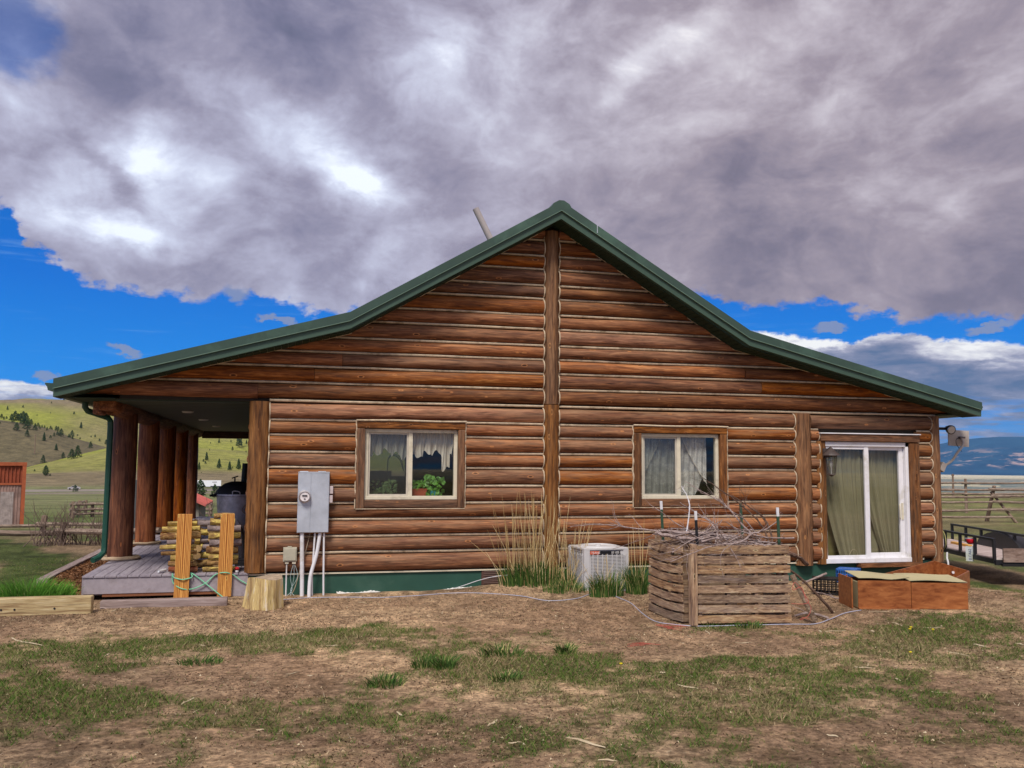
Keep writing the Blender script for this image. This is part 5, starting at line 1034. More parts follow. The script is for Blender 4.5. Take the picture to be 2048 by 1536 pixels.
cb('front_panel', 0, mid_-.004, 0, .016, .03, hC+.02); cb('front_panel', mid_+.004, ln, -.002, .014, .03, hC); cb('end_panel', ln-.016, ln, .016, dC, .03, hC-.003); cb('end_panel', .0, .016, .016, dC, .03, hC, m_hb); cb('divider', mid_-.008, mid_+.008, .018, dC, .05, hC-.012); cb('rear_panel', 0, ln, dC, dC+.016, .03, hC); cb('floor_panel', .0, ln*.55, -.035, dC, .02, .034)
def hb(a0, a1, sag_, corner=0.0):
    mb = MB(); f = lambda off: (lambda s, t_: A+u_*(a0+(a1-a0)*s)+w_*(-.004+(dC+.01)*t_)+Vector((0, 0, hC-.006+off+(.03 if a0 < .3 else 0)*(1-s)+.03*t_-sag_*math.sin(math.pi*s)*math.sin(math.pi*t_*.9)+.01*math.sin(s*5)-corner*max(0, s-.6)*2.4*(1-t_))))
    mb.grid(12, 8, f(0)); g_ = MB(); g_.grid(12, 8, f(-.006)); mb.add(g_.v, [q[::-1] for q in g_.f]); mb.build('back_panel', m_hb, ct, smooth='all')
hb(0.012, mid_-.01, .012, -.06); hb(mid_-.02, ln, .018)
mb = MB(); mb.tube([A+u_*-.06+w_*.3+Vector((0, 0, .0)), A+u_*-.05+w_*.3+Vector((0, 0, hC+.03))], .012, 4); mb.box(A+u_*-.07+w_*.30+Vector((0, 0, .19)), (.018, .55, .40), Rc); mb.build('loose_door', m_cab, ct, bevel=.002)
c2 = thing('discarded_cabinet', 'open empty red-brown cabinet tipped up behind the first, a white knob inside', 'cabinet', (10.3, -1.2, 0))
def slab(name, P, th, mat=m_cab):
    P = [Vector(p) for p in P]; n_ = (P[1]-P[0]).cross(P[3]-P[0]).normalized()*th; mb = MB(); mb.add(P+[p+n_ for p in P], [(3, 2, 1, 0), (4, 5, 6, 7), (0, 1, 5, 4), (1, 2, 6, 5), (2, 3, 7, 6), (3, 0, 4, 7)]); return mb.build(name, mat, c2, bevel=.002)
Ap = Vector(ony(1868, 1121, -.75)); Rr_ = Vector(ony(1937, 1141, -1.35)); Lf = Vector(ony(1800, 1142, -1.35)); Lw2 = Vector(ony(1760, 1149, -1.75)); dn = lambda v, z=.03: Vector((v.x, v.y, z))
slab('side_panel', [dn(Ap), dn(Rr_), Rr_, Ap], .016); slab('side_panel', [dn(Lw2), dn(Ap), Ap, Lw2], .016); fr_ = Vector(ony(1905, 1158, -2.1)); slab('end_panel', [dn(fr_), dn(Rr_), Rr_, fr_], .016); slab('floor_panel', [dn(Lw2, .04), dn(fr_, .04), dn(Rr_, .04), dn(Ap, .04)], .012)
slab('divider', [dn(Lf+(Rr_-Ap)*.1), dn(Lf+(Rr_-Ap)*.95), Lf+(Rr_-Ap)*.95-Vector((0, 0, .03)), Lf+Vector((.08, 0, .03))], .016)
kb = Ap.lerp(Rr_, .55)+Vector((0, 0, -.10)); nk = (Rr_-Ap).cross(Vector((0, 0, 1))).normalized(); mb = MB(); mb.tube([kb, kb+nk*-.0+Vector((-.02, -.035, 0))], .02, 12); mb.build('knob', m_white, c2, smooth=True)
# white cord along the ground
P = []
for a, b in [(566, 1200), (620, 1196), (700, 1195), (760, 1196), (830, 1193), (900, 1190), (960, 1192), (1040, 1197), (1095, 1204), (1150, 1201), (1180, 1193), (1205, 1186), (1235, 1198), (1262, 1208), (1285, 1226), (1310, 1240), (1345, 1246), (1400, 1250), (1480, 1250), (1580, 1248), (1630, 1245), (1660, 1236), (1690, 1225), (1722, 1219)]:
    p = onz(a, b, .03); P.append((p[0], p[1]-.0, hz(p[0], p[1])+.008))
mb = MB(); mb.tube(smooth_path(P, 8), .0055, 6); lab(mb, 'ground_cord', plain('white_cord', (.44, .44, .54), .5), 'long white cord lying on the dirt from the stump to the cabinet', 'cord', smooth=True)
mb = MB(); mb.tube(smooth_path([ony(905, 1178, -.12), ony(930, 1170, -.2), ony(960, 1160, -.25), ony(990, 1153, -.35), ony(1020, 1150, -.4)]), .005, 5); lab(mb, 'loose_cable', m_pvc, 'thin white cable rising from the ground past the brown foundation vent', 'cable')
# ================================================================ yard vegetation
def colored(name, rough=.8, attr='tone', pts=None):
    M = MT(name, rough, .15); return M.col(M.ramp(M.at(attr), pts))
m_blade = colored('turf_blades', pts=[(0, (.038, .080, .012)), (.3, (.075, .135, .018)), (.55, (.115, .15, .03)), (.75, (.22, .18, .085)), (1, (.38, .29, .16))])
def blades_np(name, X, Y, Z, Hh, Wd, tone, lean, mat):
    n = len(X); rs = np.random.RandomState(5); a = rs.uniform(0, 2*np.pi, n); b = rs.uniform(0, 2*np.pi, n)
    p0 = np.stack([X-Wd*np.cos(a), Y-Wd*np.sin(a), Z-.004], 1); p1 = np.stack([X+Wd*np.cos(a), Y+Wd*np.sin(a), Z-.004], 1); p2 = np.stack([X+lean*Hh*np.cos(b), Y+lean*Hh*np.sin(b), Z+Hh], 1)
    co = np.stack([p0, p1, p2], 1).reshape(-1, 3); me = bpy.data.meshes.new(name); me.vertices.add(3*n); me.vertices.foreach_set('co', co.ravel()); me.loops.add(3*n); me.loops.foreach_set('vertex_index', np.arange(3*n)); me.polygons.add(n)
    me.polygons.foreach_set('loop_start', np.arange(0, 3*n, 3)); me.polygons.foreach_set('loop_total', np.full(n, 3)); me.update(calc_edges=True); at = me.attributes.new('tone', 'FLOAT', 'POINT'); at.data.foreach_set('value', np.repeat(tone, 3).astype(np.float32))
    me.materials.append(mat); o = bpy.data.objects.new(name, me); C.objects.link(o); return o
rs = np.random.RandomState(3)
N_ = 1300000; r_ = 3.8+(20-3.8)*rs.rand(N_)**.75; a_ = np.radians(rs.uniform(-21, 49, N_)); X = CAM[0]+r_*np.sin(a_); Y = CAM[1]+r_*np.cos(a_); cv = cover(X, Y)
prob = (ss(cv, .34, .95)*.95+.012+.05*ss(fbm(X*3, Y*3, 3, 97), .5, .7))*np.clip(r_/9, .4, 1.0)*.40; prob = np.where((Y > -.1) & (X > -3.5) & (X < 11.1), 0, prob); prob = np.where((Y > .5) & (X < -3.5), .18*ss(fbm(X*.9, Y*.5, 4, 64), .36, .6), prob); prob = np.where((X > 11.1) & (Y > -1), .22, prob)
k_ = rs.rand(N_) < prob; X, Y, cv = X[k_], Y[k_], cv[k_]; n = len(X); dry = fbm(X*1.1, Y*1.1, 3, 81); tone = np.clip(rs.normal(.22, .16, n)+.6*ss(dry, .48, .75)*(rs.rand(n) < .6)+(rs.rand(n) < .12)*.5, 0, 1)
g = setk(blades_np('grass', X, Y, H(X, Y), rs.uniform(.008, .036, n)*(.55+.9*ss(cv, .4, .9)), rs.uniform(.0025, .005, n), tone, 1.1, m_blade), 'stuff'); tag(g, 'short patchy turf growing over the dirt yard', 'grass')
N_ = 200000; r_ = 4+12*rs.rand(N_)**.8; a_ = np.radians(rs.uniform(-20, 48, N_)); X = CAM[0]+r_*np.sin(a_); Y = CAM[1]+r_*np.cos(a_); k_ = (Y < -.3) & (rs.rand(N_) < .12+.6*ss(fbm(X*1.4, Y*1.4, 3, 91), .45, .7)+.4*ss(Y, -3.5, -1.0)); X, Y = X[k_], Y[k_]; n = len(X)
m_lit = colored('litter_tones', pts=[(0, (.06, .035, .02)), (.5, (.22, .14, .09)), (.8, (.42, .32, .19)), (1, (.60, .50, .34))])
g = setk(blades_np('wood_litter', X, Y, H(X, Y)+.004, rs.uniform(.002, .009, n), rs.uniform(.004, .020, n)*rs.rand(n), np.clip(rs.normal(.36, .30, n), 0, 1), 1.0, m_lit), 'stuff'); tag(g, 'fine straw and wood litter scattered on the dirt', 'litter')
N_ = 26000; r_ = 4+13*rs.rand(N_)**.8; a_ = np.radians(rs.uniform(-20, 48, N_)); X = CAM[0]+r_*np.sin(a_); Y = CAM[1]+r_*np.cos(a_); k_ = (Y < -.3) & (rs.rand(N_) < .25+.5*ss(fbm(X*1.1, Y*1.1, 3, 95), .45, .7)+.35*ss(Y, -3.2, -1.2)); X, Y = X[k_], Y[k_]; n = len(X)
g = setk(blades_np('dead_straw', X, Y, H(X, Y)+.006, rs.uniform(.003, .012, n), rs.uniform(.0015, .0035, n), np.clip(rs.normal(.72, .22, n), 0, 1), 9.0, m_lit), 'stuff'); tag(g, 'broken dead straw lying over the dirt and turf', 'straw')
m_tuft = colored('tuft_green', pts=[(0, (.022, .055, .014)), (.5, (.060, .125, .022)), (.8, (.13, .19, .045)), (1, (.42, .34, .15))])
m_weed = colored('weed_green', pts=[(0, (.04, .13, .015)), (.5, (.09, .24, .025)), (1, (.20, .36, .05))])
m_stalk = colored('dry_stalk', pts=[(0, (.28, .17, .07)), (.5, (.55, .40, .18)), (1, (.72, .58, .33))])
def clump(name, label, c, rx, ry, nb, hb, ns=0, hs=(.8, 1.4), group=None, sl=.30, dryt=.12, arch=.55):
    t = thing(name, label, 'grass clump', c, group); mb = MB()
    for i in range(nb):
        a = rnd.uniform(0, 6.28); q = rnd.random()**.6; x = c[0]+rx*q*math.cos(a); y = c[1]+ry*q*math.sin(a); z = hz(x, y)-.01; h = hb*rnd.uniform(.5, 1.1)*(1-.3*q); l = rnd.uniform(.1, arch)*h; b = a+rnd.gauss(0, .6); w = rnd.uniform(.003, .006); tn = min(1, max(0, rnd.gauss(.4, .2)+(.5 if rnd.random() < dryt else 0)))
        P = [Vector((x+l*u*u*math.cos(b), y+l*u*u*math.sin(b), z+h*(u-.12*u*u*u))) for u in (0, .4, .75, 1)]; s_ = Vector((math.sin(b+1), math.cos(b+2), 0))*w
        mb.add([P[0]-s_, P[0]+s_, P[1]-s_*.9, P[1]+s_*.9, P[2]-s_*.6, P[2]+s_*.6, P[3]], [(0, 1, 3, 2), (2, 3, 5, 4), (4, 5, 6)], tone=tn)
    mb.build('green_blades', m_weed if name == 'leafy_weeds' else m_tuft, t)
    if ns:
        mb = MB()
        for i in range(ns):
            a = rnd.uniform(0, 6.28); q = rnd.random()**.6; x = c[0]+rx*q*math.cos(a); y = c[1]+ry*.8*q*math.sin(a); h = rnd.uniform(*hs); dx_ = rnd.gauss(0, sl)*.3+(x-c[0])*.28; dy_ = rnd.gauss(0, .08); z = hz(x, y)
            if rnd.random() < .06: dx_ *= 3; h *= .7
            P = [Vector((x+dx_*u**1.5, y+dy_*u, z+h*u)) for u in (0, .33, .66, .86, 1)]; mb.tube(P, [.004, .0035, .0025, .0035, .001], 4, tone=rnd.random())
        mb.build('dry_stalks', m_stalk, t)
    return t
clump('tall_grass', 'large green clump with tall tan stalks before the centre wall post', (3.62, -.38, .1), .52, .26, 800, .46, 90, (.6, 1.4))
clump('tall_grass', 'thinner clump of slanting tan stalks between the big clump and air conditioner', (4.14, -.52, .08), .24, .18, 260, .30, 34, (.5, 1.05), sl=.5)
clump('tall_grass', 'green grass clump growing in front of the air conditioner', (4.48, -1.18, .06), .26, .14, 380, .46, 16, (.3, .62))
clump('tall_grass', 'green grass clump between the air conditioner and brush bin', (5.02, -1.0, .06), .15, .16, 420, .58, 12, (.5, 1.3), sl=.2)
clump('tall_grass', 'low bent grass at the right foot of the big clump', (3.98, -.85, .08), .34, .16, 320, .22, 10, (.15, .4), dryt=.5)
_w = ony(55, 1180, -.62); clump('leafy_weeds', 'bright green leafy weeds behind the front timber at far left', (float(_w[0]), -.62, .1), .42, .26, 1700, .50, 0, dryt=.0)
clump('leafy_weeds', 'bright green weeds against the left corner of the deck', (-2.86, -.50, .1), .20, .22, 560, .38, 0, dryt=.0)
for (a, b, rr_, h, lb_) in ((400, 1328, .17, .10, 'grass tuft in the left foreground beside bare dirt'), (850, 1336, .12, .13, 'left tuft of the touching pair in the centre foreground'), (890, 1338, .12, .15, 'right tuft of the touching pair in the centre foreground'), (770, 1370, .15, .12, 'grass tuft nearest the camera, left of centre'), (1000, 1310, .20, .14, 'wide grass tuft in the middle of the yard'), (1132, 1303, .13, .12, 'small tuft on the dirt edge right of centre'), (1420, 1247, .10, .10, 'small tuft at the front left foot of the brush bin'), (1500, 1252, .16, .09, 'tuft along the front foot of the brush bin'), (1010, 1360, .16, .10, 'loose tuft in the green patch right of centre')):
    p = onz(a, b, .03); clump('grass_tuft', lb_, (p[0], p[1], hz(p[0], p[1])), rr_*rnd.uniform(.8, 1.25), rr_*.8, 170, h*1.15, group='grass tufts in the yard', dryt=.22, arch=1.3)
# scattered sticks, chips and stones
m_chip = wood('bleached_wood', [(.34, .25, .16), (.50, .40, .26), (.62, .52, .37)], 'x', 3, .9, knots=False, tone=False)
for (a, b, l, th, yaw, lb_) in ((50, 1288, 107, .022, -4, 'long pale stick lying at the far left edge of the yard'), (1172, 1486, 100, .026, -8, 'thick pale stick lying nearest the camera, right of centre'), (1215, 1522, 40, .020, -3, 'pale wood scrap at the bottom edge of the yard'), (375, 1408, 45, .020, 12, 'pale splinter on the turf below the big bare patch'), (215, 1313, 22, .016, 15, 'short splinter near the left turf band'), (440, 1262, 14, .016, 20, 'yellow chip on the dirt left of the stump'), (228, 1222, 28, .018, 25, 'pale chip just right of the front timber'), (725, 1206, 26, .014, -4, 'thin pale splinter on the dirt beside the white cord'), (404, 1294, 20, .016, -5, 'pale chip in the turf below the deck'), (664, 1295, 24, .020, 0, 'flat pale chip on the turf edge left of centre'), (760, 1274, 16, .015, 60, 'short chip pointing up the yard, centre left'), (800, 1430, 32, .020, -15, 'pale scrap on the turf, centre foreground'), (985, 1453, 46, .022, 8, 'pale stick on the turf, low centre'), (1030, 1490, 28, .016, 0, 'thin splinter beside the thick foreground stick'), (1375, 1373, 48, .022, -6, 'pale chunky stick on the turf, right of centre'), (1730, 1336, 44, .018, -3, 'straight pale lath on the turf at right'), (1795, 1361, 26, .020, 40, 'short diagonal lath at right'), (1665, 1520 - 47, 24, .022, -6, 'grey flat scrap on the dirt, lower right'), (1320, 1430, 16, .018, -60, 'pale scrap standing out of the turf, lower right of centre'), (1915, 1306, 60, .020, -22, 'long curved stick lying at far right'), (1380, 1272, 18, .014, -12, 'dark twig end on the dirt in front of the bin'), (1415, 1265, 46, .018, 12, 'yellow splinter in front of the bin'), (1490, 1286, 36, .014, -2, 'straight splinter on the bare dirt right of the bin front'), (1670, 1262, 50, .018, -2, 'pale stick on the turf below the leaning board'), (1795, 1248, 44, .024, 25, 'thick pale stick on the turf below the cabinet'), (1800, 1238, 50, .012, 10, 'thin pale stick on the turf touching the thick one below the cabinet'), (1868, 1254, 56, .012, 0, 'thin yellow straw on the turf below the cabinet end'), (1745, 1262, 12, .04, 30, 'rounded white stone-like chunk below the cabinet'), (1760, 1224, 60, .012, 0, 'thin lath lying right below the cabinet front'), (1960, 1290, 34, .03, -20, 'large flat pale scrap at far right'), (2040, 1287, 22, .024, -30, 'pale scrap at the extreme right edge of the yard'), (1500, 1377, 30, .016, 12, 'forked bleached chip in the middle right turf'), (520, 1459, 14, .018, 0, 'small white chip in the lower left turf'), (620, 1354, 10, .02, 0, 'white pebble in the big bare patch'), (585, 1350, 30, .010, 3, 'dark brown twig in the big bare patch'), (1325, 1345, 12, .03, 0, 'pale pebble in the turf right of centre'), (1640, 1262, 20, .03, 10, 'pale scrap below the foot of the leaning board'), (1880, 1386, 40, .012, -4, 'thin pale twig on the reddish patch at right')):
    p = Vector(onz(a, b, .02)); D_s = p.y-CAM[1]; L_ = l*D_s/FOC; mb = MB(); n_ = 5; q = rnd.random()*9
    P = [Vector((L_*(i/(n_-1)-.5), .012*math.sin(q+i*1.3)*L_*3, .004*math.sin(q+i*2))) for i in range(n_)]; mb.tube(P, [th*.28, th*.46, th*.5, th*.42, th*.22], 6, wob=.18); mb.v = [(v[0], v[1], v[2]*.6) for v in mb.v]
    stone = 'stone' in lb_ or 'pebble' in lb_; o = lab(mb, 'pebble' if stone else 'wood_scrap', m_chip, lb_, 'stone' if stone else 'wood scrap', 'scraps scattered over the yard'); o.location = (p.x, p.y, hz(p.x, p.y)+th*.25); yy = math.radians(yaw); o.rotation_euler = (0, 0, math.atan2(math.sin(yy)*D_s*1.6, math.cos(yy)) if abs(yaw) > 2 else yy)
m_dan = plain('dandelion', (.70, .55, .02), .7)
for (a, b, lb_) in ((1820, 1260, 'yellow dandelion on the turf below the cabinet, left of a pair'), (1822, 1257, 'yellow dandelion on the turf below the cabinet, right of a pair'), (1866, 1261, 'single yellow dandelion below the right half of the cabinet'), (1821, 1308, 'yellow dandelion alone on the turf at right, lower than the others'), (1242, 1332, 'tiny yellow dandelion on the turf right of centre')):
    p = onz(a, b, .03); mb = MB(); mb.lathe([(0, 0), (.003, .03), (.016, .034), (.017, .040), (0, .046)], n=9); o = lab(mb, 'dandelion', m_dan, lb_, 'flower', 'dandelions in the turf'); o.location = (p[0], p[1], hz(p[0], p[1]))
# mulch chips beside the deck
X = rs.uniform(-3.45, -2.68, 7000); Y = rs.uniform(-.6, 12, 7000); g = setk(blades_np('bark_mulch', X, Y, H(X, Y)+.005, rs.uniform(.004, .02, 7000), rs.uniform(.010, .028, 7000), rs.rand(7000), .9, colored('mulch_tones', pts=[(0, (.06, .025, .012)), (.5, (.16, .07, .03)), (.9, (.28, .14, .07)), (1, (.45, .30, .2))])), 'stuff'); tag(g, 'bark mulch filling the bed beside the deck', 'mulch')
# ================================================================ left background
m_rail = wood('weathered_rail', [(.09, .06, .045), (.18, .125, .095), (.27, .20, .155), (.35, .28, .22)], 'x', 1, .9, knots=False); m_pst = wood('weathered_post', [(.11, .075, .055), (.22, .15, .11), (.34, .25, .18)], 'z', 1, .9, knots=False)
def railfence(name, label, posts, rails, ph, pr=.06, rr_=.045, mat=m_rail, jit=.04, cat='fence'):
    t = thing(name, label, cat, (*posts[0], hz(*posts[0])))
    for (x, y) in posts: mb = MB(); z = hz(x, y); mb.tube([(x, y, z-.1), (x+rnd.uniform(-.02, .02), y, z+ph*.5), (x+rnd.uniform(-.03, .03), y, z+ph+rnd.uniform(-.05, .06))], [pr, pr*.95, pr*.85], 8, wob=.06); mb.build('post', m_pst, t)
    for (a, b) in zip(posts[:-1], posts[1:]):
        for h in rails: mb = MB(); q = rnd.uniform(-jit, jit); mb.tube([(a[0]-.15*(1 if b[0] > a[0] else -1), a[1]-pr, hz(*a)+h+q), ((a[0]+b[0])/2, (a[1]+b[1])/2-pr, (hz(*a)+hz(*b))/2+h-.02), (b[0]+.15*(1 if b[0] > a[0] else -1), b[1]-pr, hz(*b)+h+rnd.uniform(-jit, jit))], [rr_, rr_*.95, rr_*.85], 7, wob=.08); mb.build('rail', mat, t)
    return t
def gp(px_, py_): x, y, z, d = march(px_, py_, 8, 200); return (float(x), float(y))
railfence('rail_fence', 'long weathered two-rail fence crossing the yard behind the porch', [gp(-240, 1093), gp(-60, 1090), gp(126, 1088), gp(305, 1086), gp(480, 1084)], [.27], .50, rr_=.07)
railfence('rail_fence', 'single high rail fence running behind the two-rail fence', [gp(-200, 1075), gp(86, 1068), gp(245, 1066), gp(470, 1064)], [.26], .54, pr=.085, rr_=.05)
railfence('log_corral', 'log rail corral pen beyond the yard fence', [gp(144, 1035.5), gp(184, 1034), gp(262, 1033), gp(330, 1033), gp(420, 1034)], [.25, .55, .92], 1.05, pr=.13, rr_=.10)
railfence('log_corral', 'short returning side of the log corral with pale post tops', [gp(144, 1035.5), gp(157, 1030), gp(171, 1026)], [.4, .95], 1.1, pr=.13, rr_=.10)
gt = thing('pipe_gate', 'thin dark pipe gate standing between the first two porch posts, far behind', 'gate', (*gp(300, 1076), 0)); a = gp(268, 1078); b = gp(292, 1077); mb = MB(); za = hz(*a)
for h in (.15, .45, .75, 1.05, 1.25): mb.tube([(a[0], a[1], za+h), (b[0], b[1], za+h)], .02, 6)
for p in (a, b): mb.tube([(p[0], p[1], za), (p[0], p[1], za+1.3)], .025, 6)
mb.build('gate_frame', plain('dull_pipe', (.10, .10, .10), .6), gt)
# bare shrubs along the fence
def shrub(px_, py_, h, w, n_, label):
    x, y = gp(px_, py_); z = hz(x, y); mb = MB()
    for i in range(n_):
        a = rnd.gauss(0, .5); x0 = x+rnd.uniform(-w, w)*.5; l = h*rnd.uniform(.5, 1.05); P = [Vector((x0, y+rnd.uniform(-.2, .2), z))]; d_ = Vector((a*.7, rnd.uniform(-.3, .3), 1)).normalized()
        for _ in range(4): d_ = (d_+Vector((rnd.uniform(-.3, .3), 0, rnd.uniform(-.1, .2)))).normalized(); P.append(P[-1]+d_*l/4)
        mb.tube(P, [.011, .009, .007, .005, .002], 4)
        for _ in range(2): i_ = rnd.randint(1, 3); mb.tube([P[i_], P[i_]+Vector((rnd.uniform(-.2, .2), 0, .22))*1.0], [.005, .002], 3)
    lab(mb, 'bare_shrub', plain('shrub_twig', (.16, .11, .09), .9), label, 'shrub', 'bare shrubs along the yard fence')
shrub(90, 1092, 1.0, 1.0, 26, 'bare twiggy shrub left of the nearer fence post at far left'); shrub(150, 1090, 1.1, 1.3, 30, 'bare twiggy shrub just right of the nearer fence post'); shrub(195, 1088, .9, .8, 18, 'bare twiggy shrub beside the green downspout'); shrub(455, 1050, 1.1, 1.2, 24, 'leafing shrub far behind, left of the tub on the porch')
# rust-red shed at the left edge
cnr = np.array(onz(45, 1049, -.35)); sa_ = math.radians(azel(45, 1000)[0]); dS = cnr[1]-CAM[1]; hS = 109/FOC*dS; wS = 3.2; hM = 73/FOC*dS
sh = thing('metal_shed', 'tall rust-red corrugated metal shed at the left edge', 'shed', tuple(cnr)); sh.rotation_euler = (0, 0, -sa_+.02)
m_rust = plain('orange_rust_metal', (.27, .065, .03), .75, var=.3, sc=2); m_rust2 = plain('bleached_rust_metal', (.30, .20, .17), .8, var=.45, sc=1.3, dirt=(.22, .07, .035)); m_or = plain('orange_trim', (.36, .095, .038), .7)
def sbox(name, boxes, mat):
    mb = MB(); [mb.bb(x0+cnr[0], x1+cnr[0], y0+cnr[1], y1+cnr[1], z0+cnr[2], z1+cnr[2]) for x0, x1, y0, y1, z0, z1 in boxes]; return mb.build(name, mat, sh)
sbox('wall', [(-wS, 0, .02, 3.5, -.3, hS-.02)]+[(-wS+q*.115, -wS+q*.115+.03, -.02, .02, hM, hS) for q in range(27)], m_rust)
sbox('lower_cladding', [(-wS, -.1, -.01, .02, -.3, hM)]+[(-wS+q*.09, -wS+q*.09+.03, -.03, -.01, -.3, hM) for q in range(34)], m_rust2)
sbox('patched_panel', [(-.72, -.32, -.05, -.03, -.3, hM-.28)]+[(-.71+q*.05, -.69+q*.05, -.06, -.05, -.3, hM-.28) for q in range(8)], plain('grey_cladding', (.36, .31, .29), .7, var=.3))
sbox('trim', [(-wS, .04, -.08, -.03, hS-.07, hS+.05), (-.09, .03, -.07, -.031, -.3, hS-.07), (-wS, -.09, -.06, -.031, hM-.04, hM+.03)], m_or)
# small red-roofed shed seen between the porch posts
r0 = gp(350, 1042); y = 26.0; xa, xb = float(ony(300, 1000, y)[0]), float(ony(398, 1000, y)[0]); zt = float(ony(350, 985, y)[2]); ze = float(ony(406, 1007, y)[2]); zb = hz(xa, y)-.1; hs = thing('small_shed', 'small grey shed with a faded red metal roof seen between the porch posts', 'shed', ((xa+xb)/2, y, zb)); xm = (xa+xb)/2
mb = MB(); mb.bb(xa, xb, y+.1, y+3.4, zb, ze); mb.prism([(xa, ze), (xb, ze), (xm, zt-.06)], 'y', y+3.4, y+.1); mb.build('wall', plain('grey_boards', (.20, .18, .15), .9, var=.3, sc=2), hs)
mb = MB(); o_ = .28; mb.prism([(xa-o_, ze-.12), (xm, zt), (xb+o_, ze-.12), (xb+o_, ze-.05), (xm, zt+.07), (xa-o_, ze-.05)][::-1], 'y', y+3.7, y-.2)
for s_ in (-1, 1):
    for q in range(12): yy = y-.1+q*.33; e_ = (xm+s_*(xm-xa+o_), ze-.04); mb.tube([(xm, yy, zt+.075), (e_[0], yy, e_[1])], .018, 4)
mb.build('roof', plain('faded_red_metal', (.50, .13, .11), .55, var=.15), hs)
# conifers on the hills
m_con = {}
def conifer(kind, seed):
    global rnd; keep = rnd; rnd = random.Random(seed); t = thing('pine_tree', 'x', 'tree', (0, 0, 0)); mb = MB()
    for i in range(520 if kind != 'bush' else 420):
        v = rnd.random()**.8
        if kind == 'spire': r = .19*(1-v)**.75+.02; z = .06+.94*v
        elif kind == 'round': r = .30*math.sin(math.pi*min(1, .12+v*.88))**.7*(1-.35*v); z = .05+.95*v
        else: r = .36*(1-v)**.6*(.7+.3*math.sin(v*40)**2)+.02; z = .05+.9*v
        a = rnd.uniform(0, 6.28); q = r*rnd.uniform(.45, 1.1); p = Vector((q*math.cos(a), q*math.sin(a), z+rnd.uniform(-.02, .02))); s_ = rnd.uniform(.025, .065)*(1.1-.5*v)
        d_ = Vector((math.cos(a), math.sin(a), rnd.uniform(-.5, .3))); s2 = Vector((-math.sin(a), math.cos(a), rnd.uniform(-.4, .4)))
        mb.add([p-s2*s_*.8, p+s2*s_*.8, p+d_*s_*1.4+Vector((0, 0, -.01)), p+Vector((0, 0, s_*1.1))], [(0, 1, 2), (0, 3, 1), (1, 3, 2), (2, 3, 0)], tone=rnd.random())
    mb.build('crown', m_crown, t); mb = MB(); mb.tube([(0, 0, -.03), (0, 0, .3), (0, 0, .8)], [.028, .02, .006], 6); mb.build('trunk', plain('pine_trunk', (.09, .06, .04), .9), t); rnd = keep; return t
m_crown = colored('pine_needles', .8, pts=[(0, (.010, .022, .012)), (.5, (.022, .045, .018)), (1, (.050, .085, .028))])
protos = {k: conifer(k, i+40) for i, k in enumerate(('spire', 'bush', 'round'))}; index(); used = set()
SG = 'scattered pines on the hills'
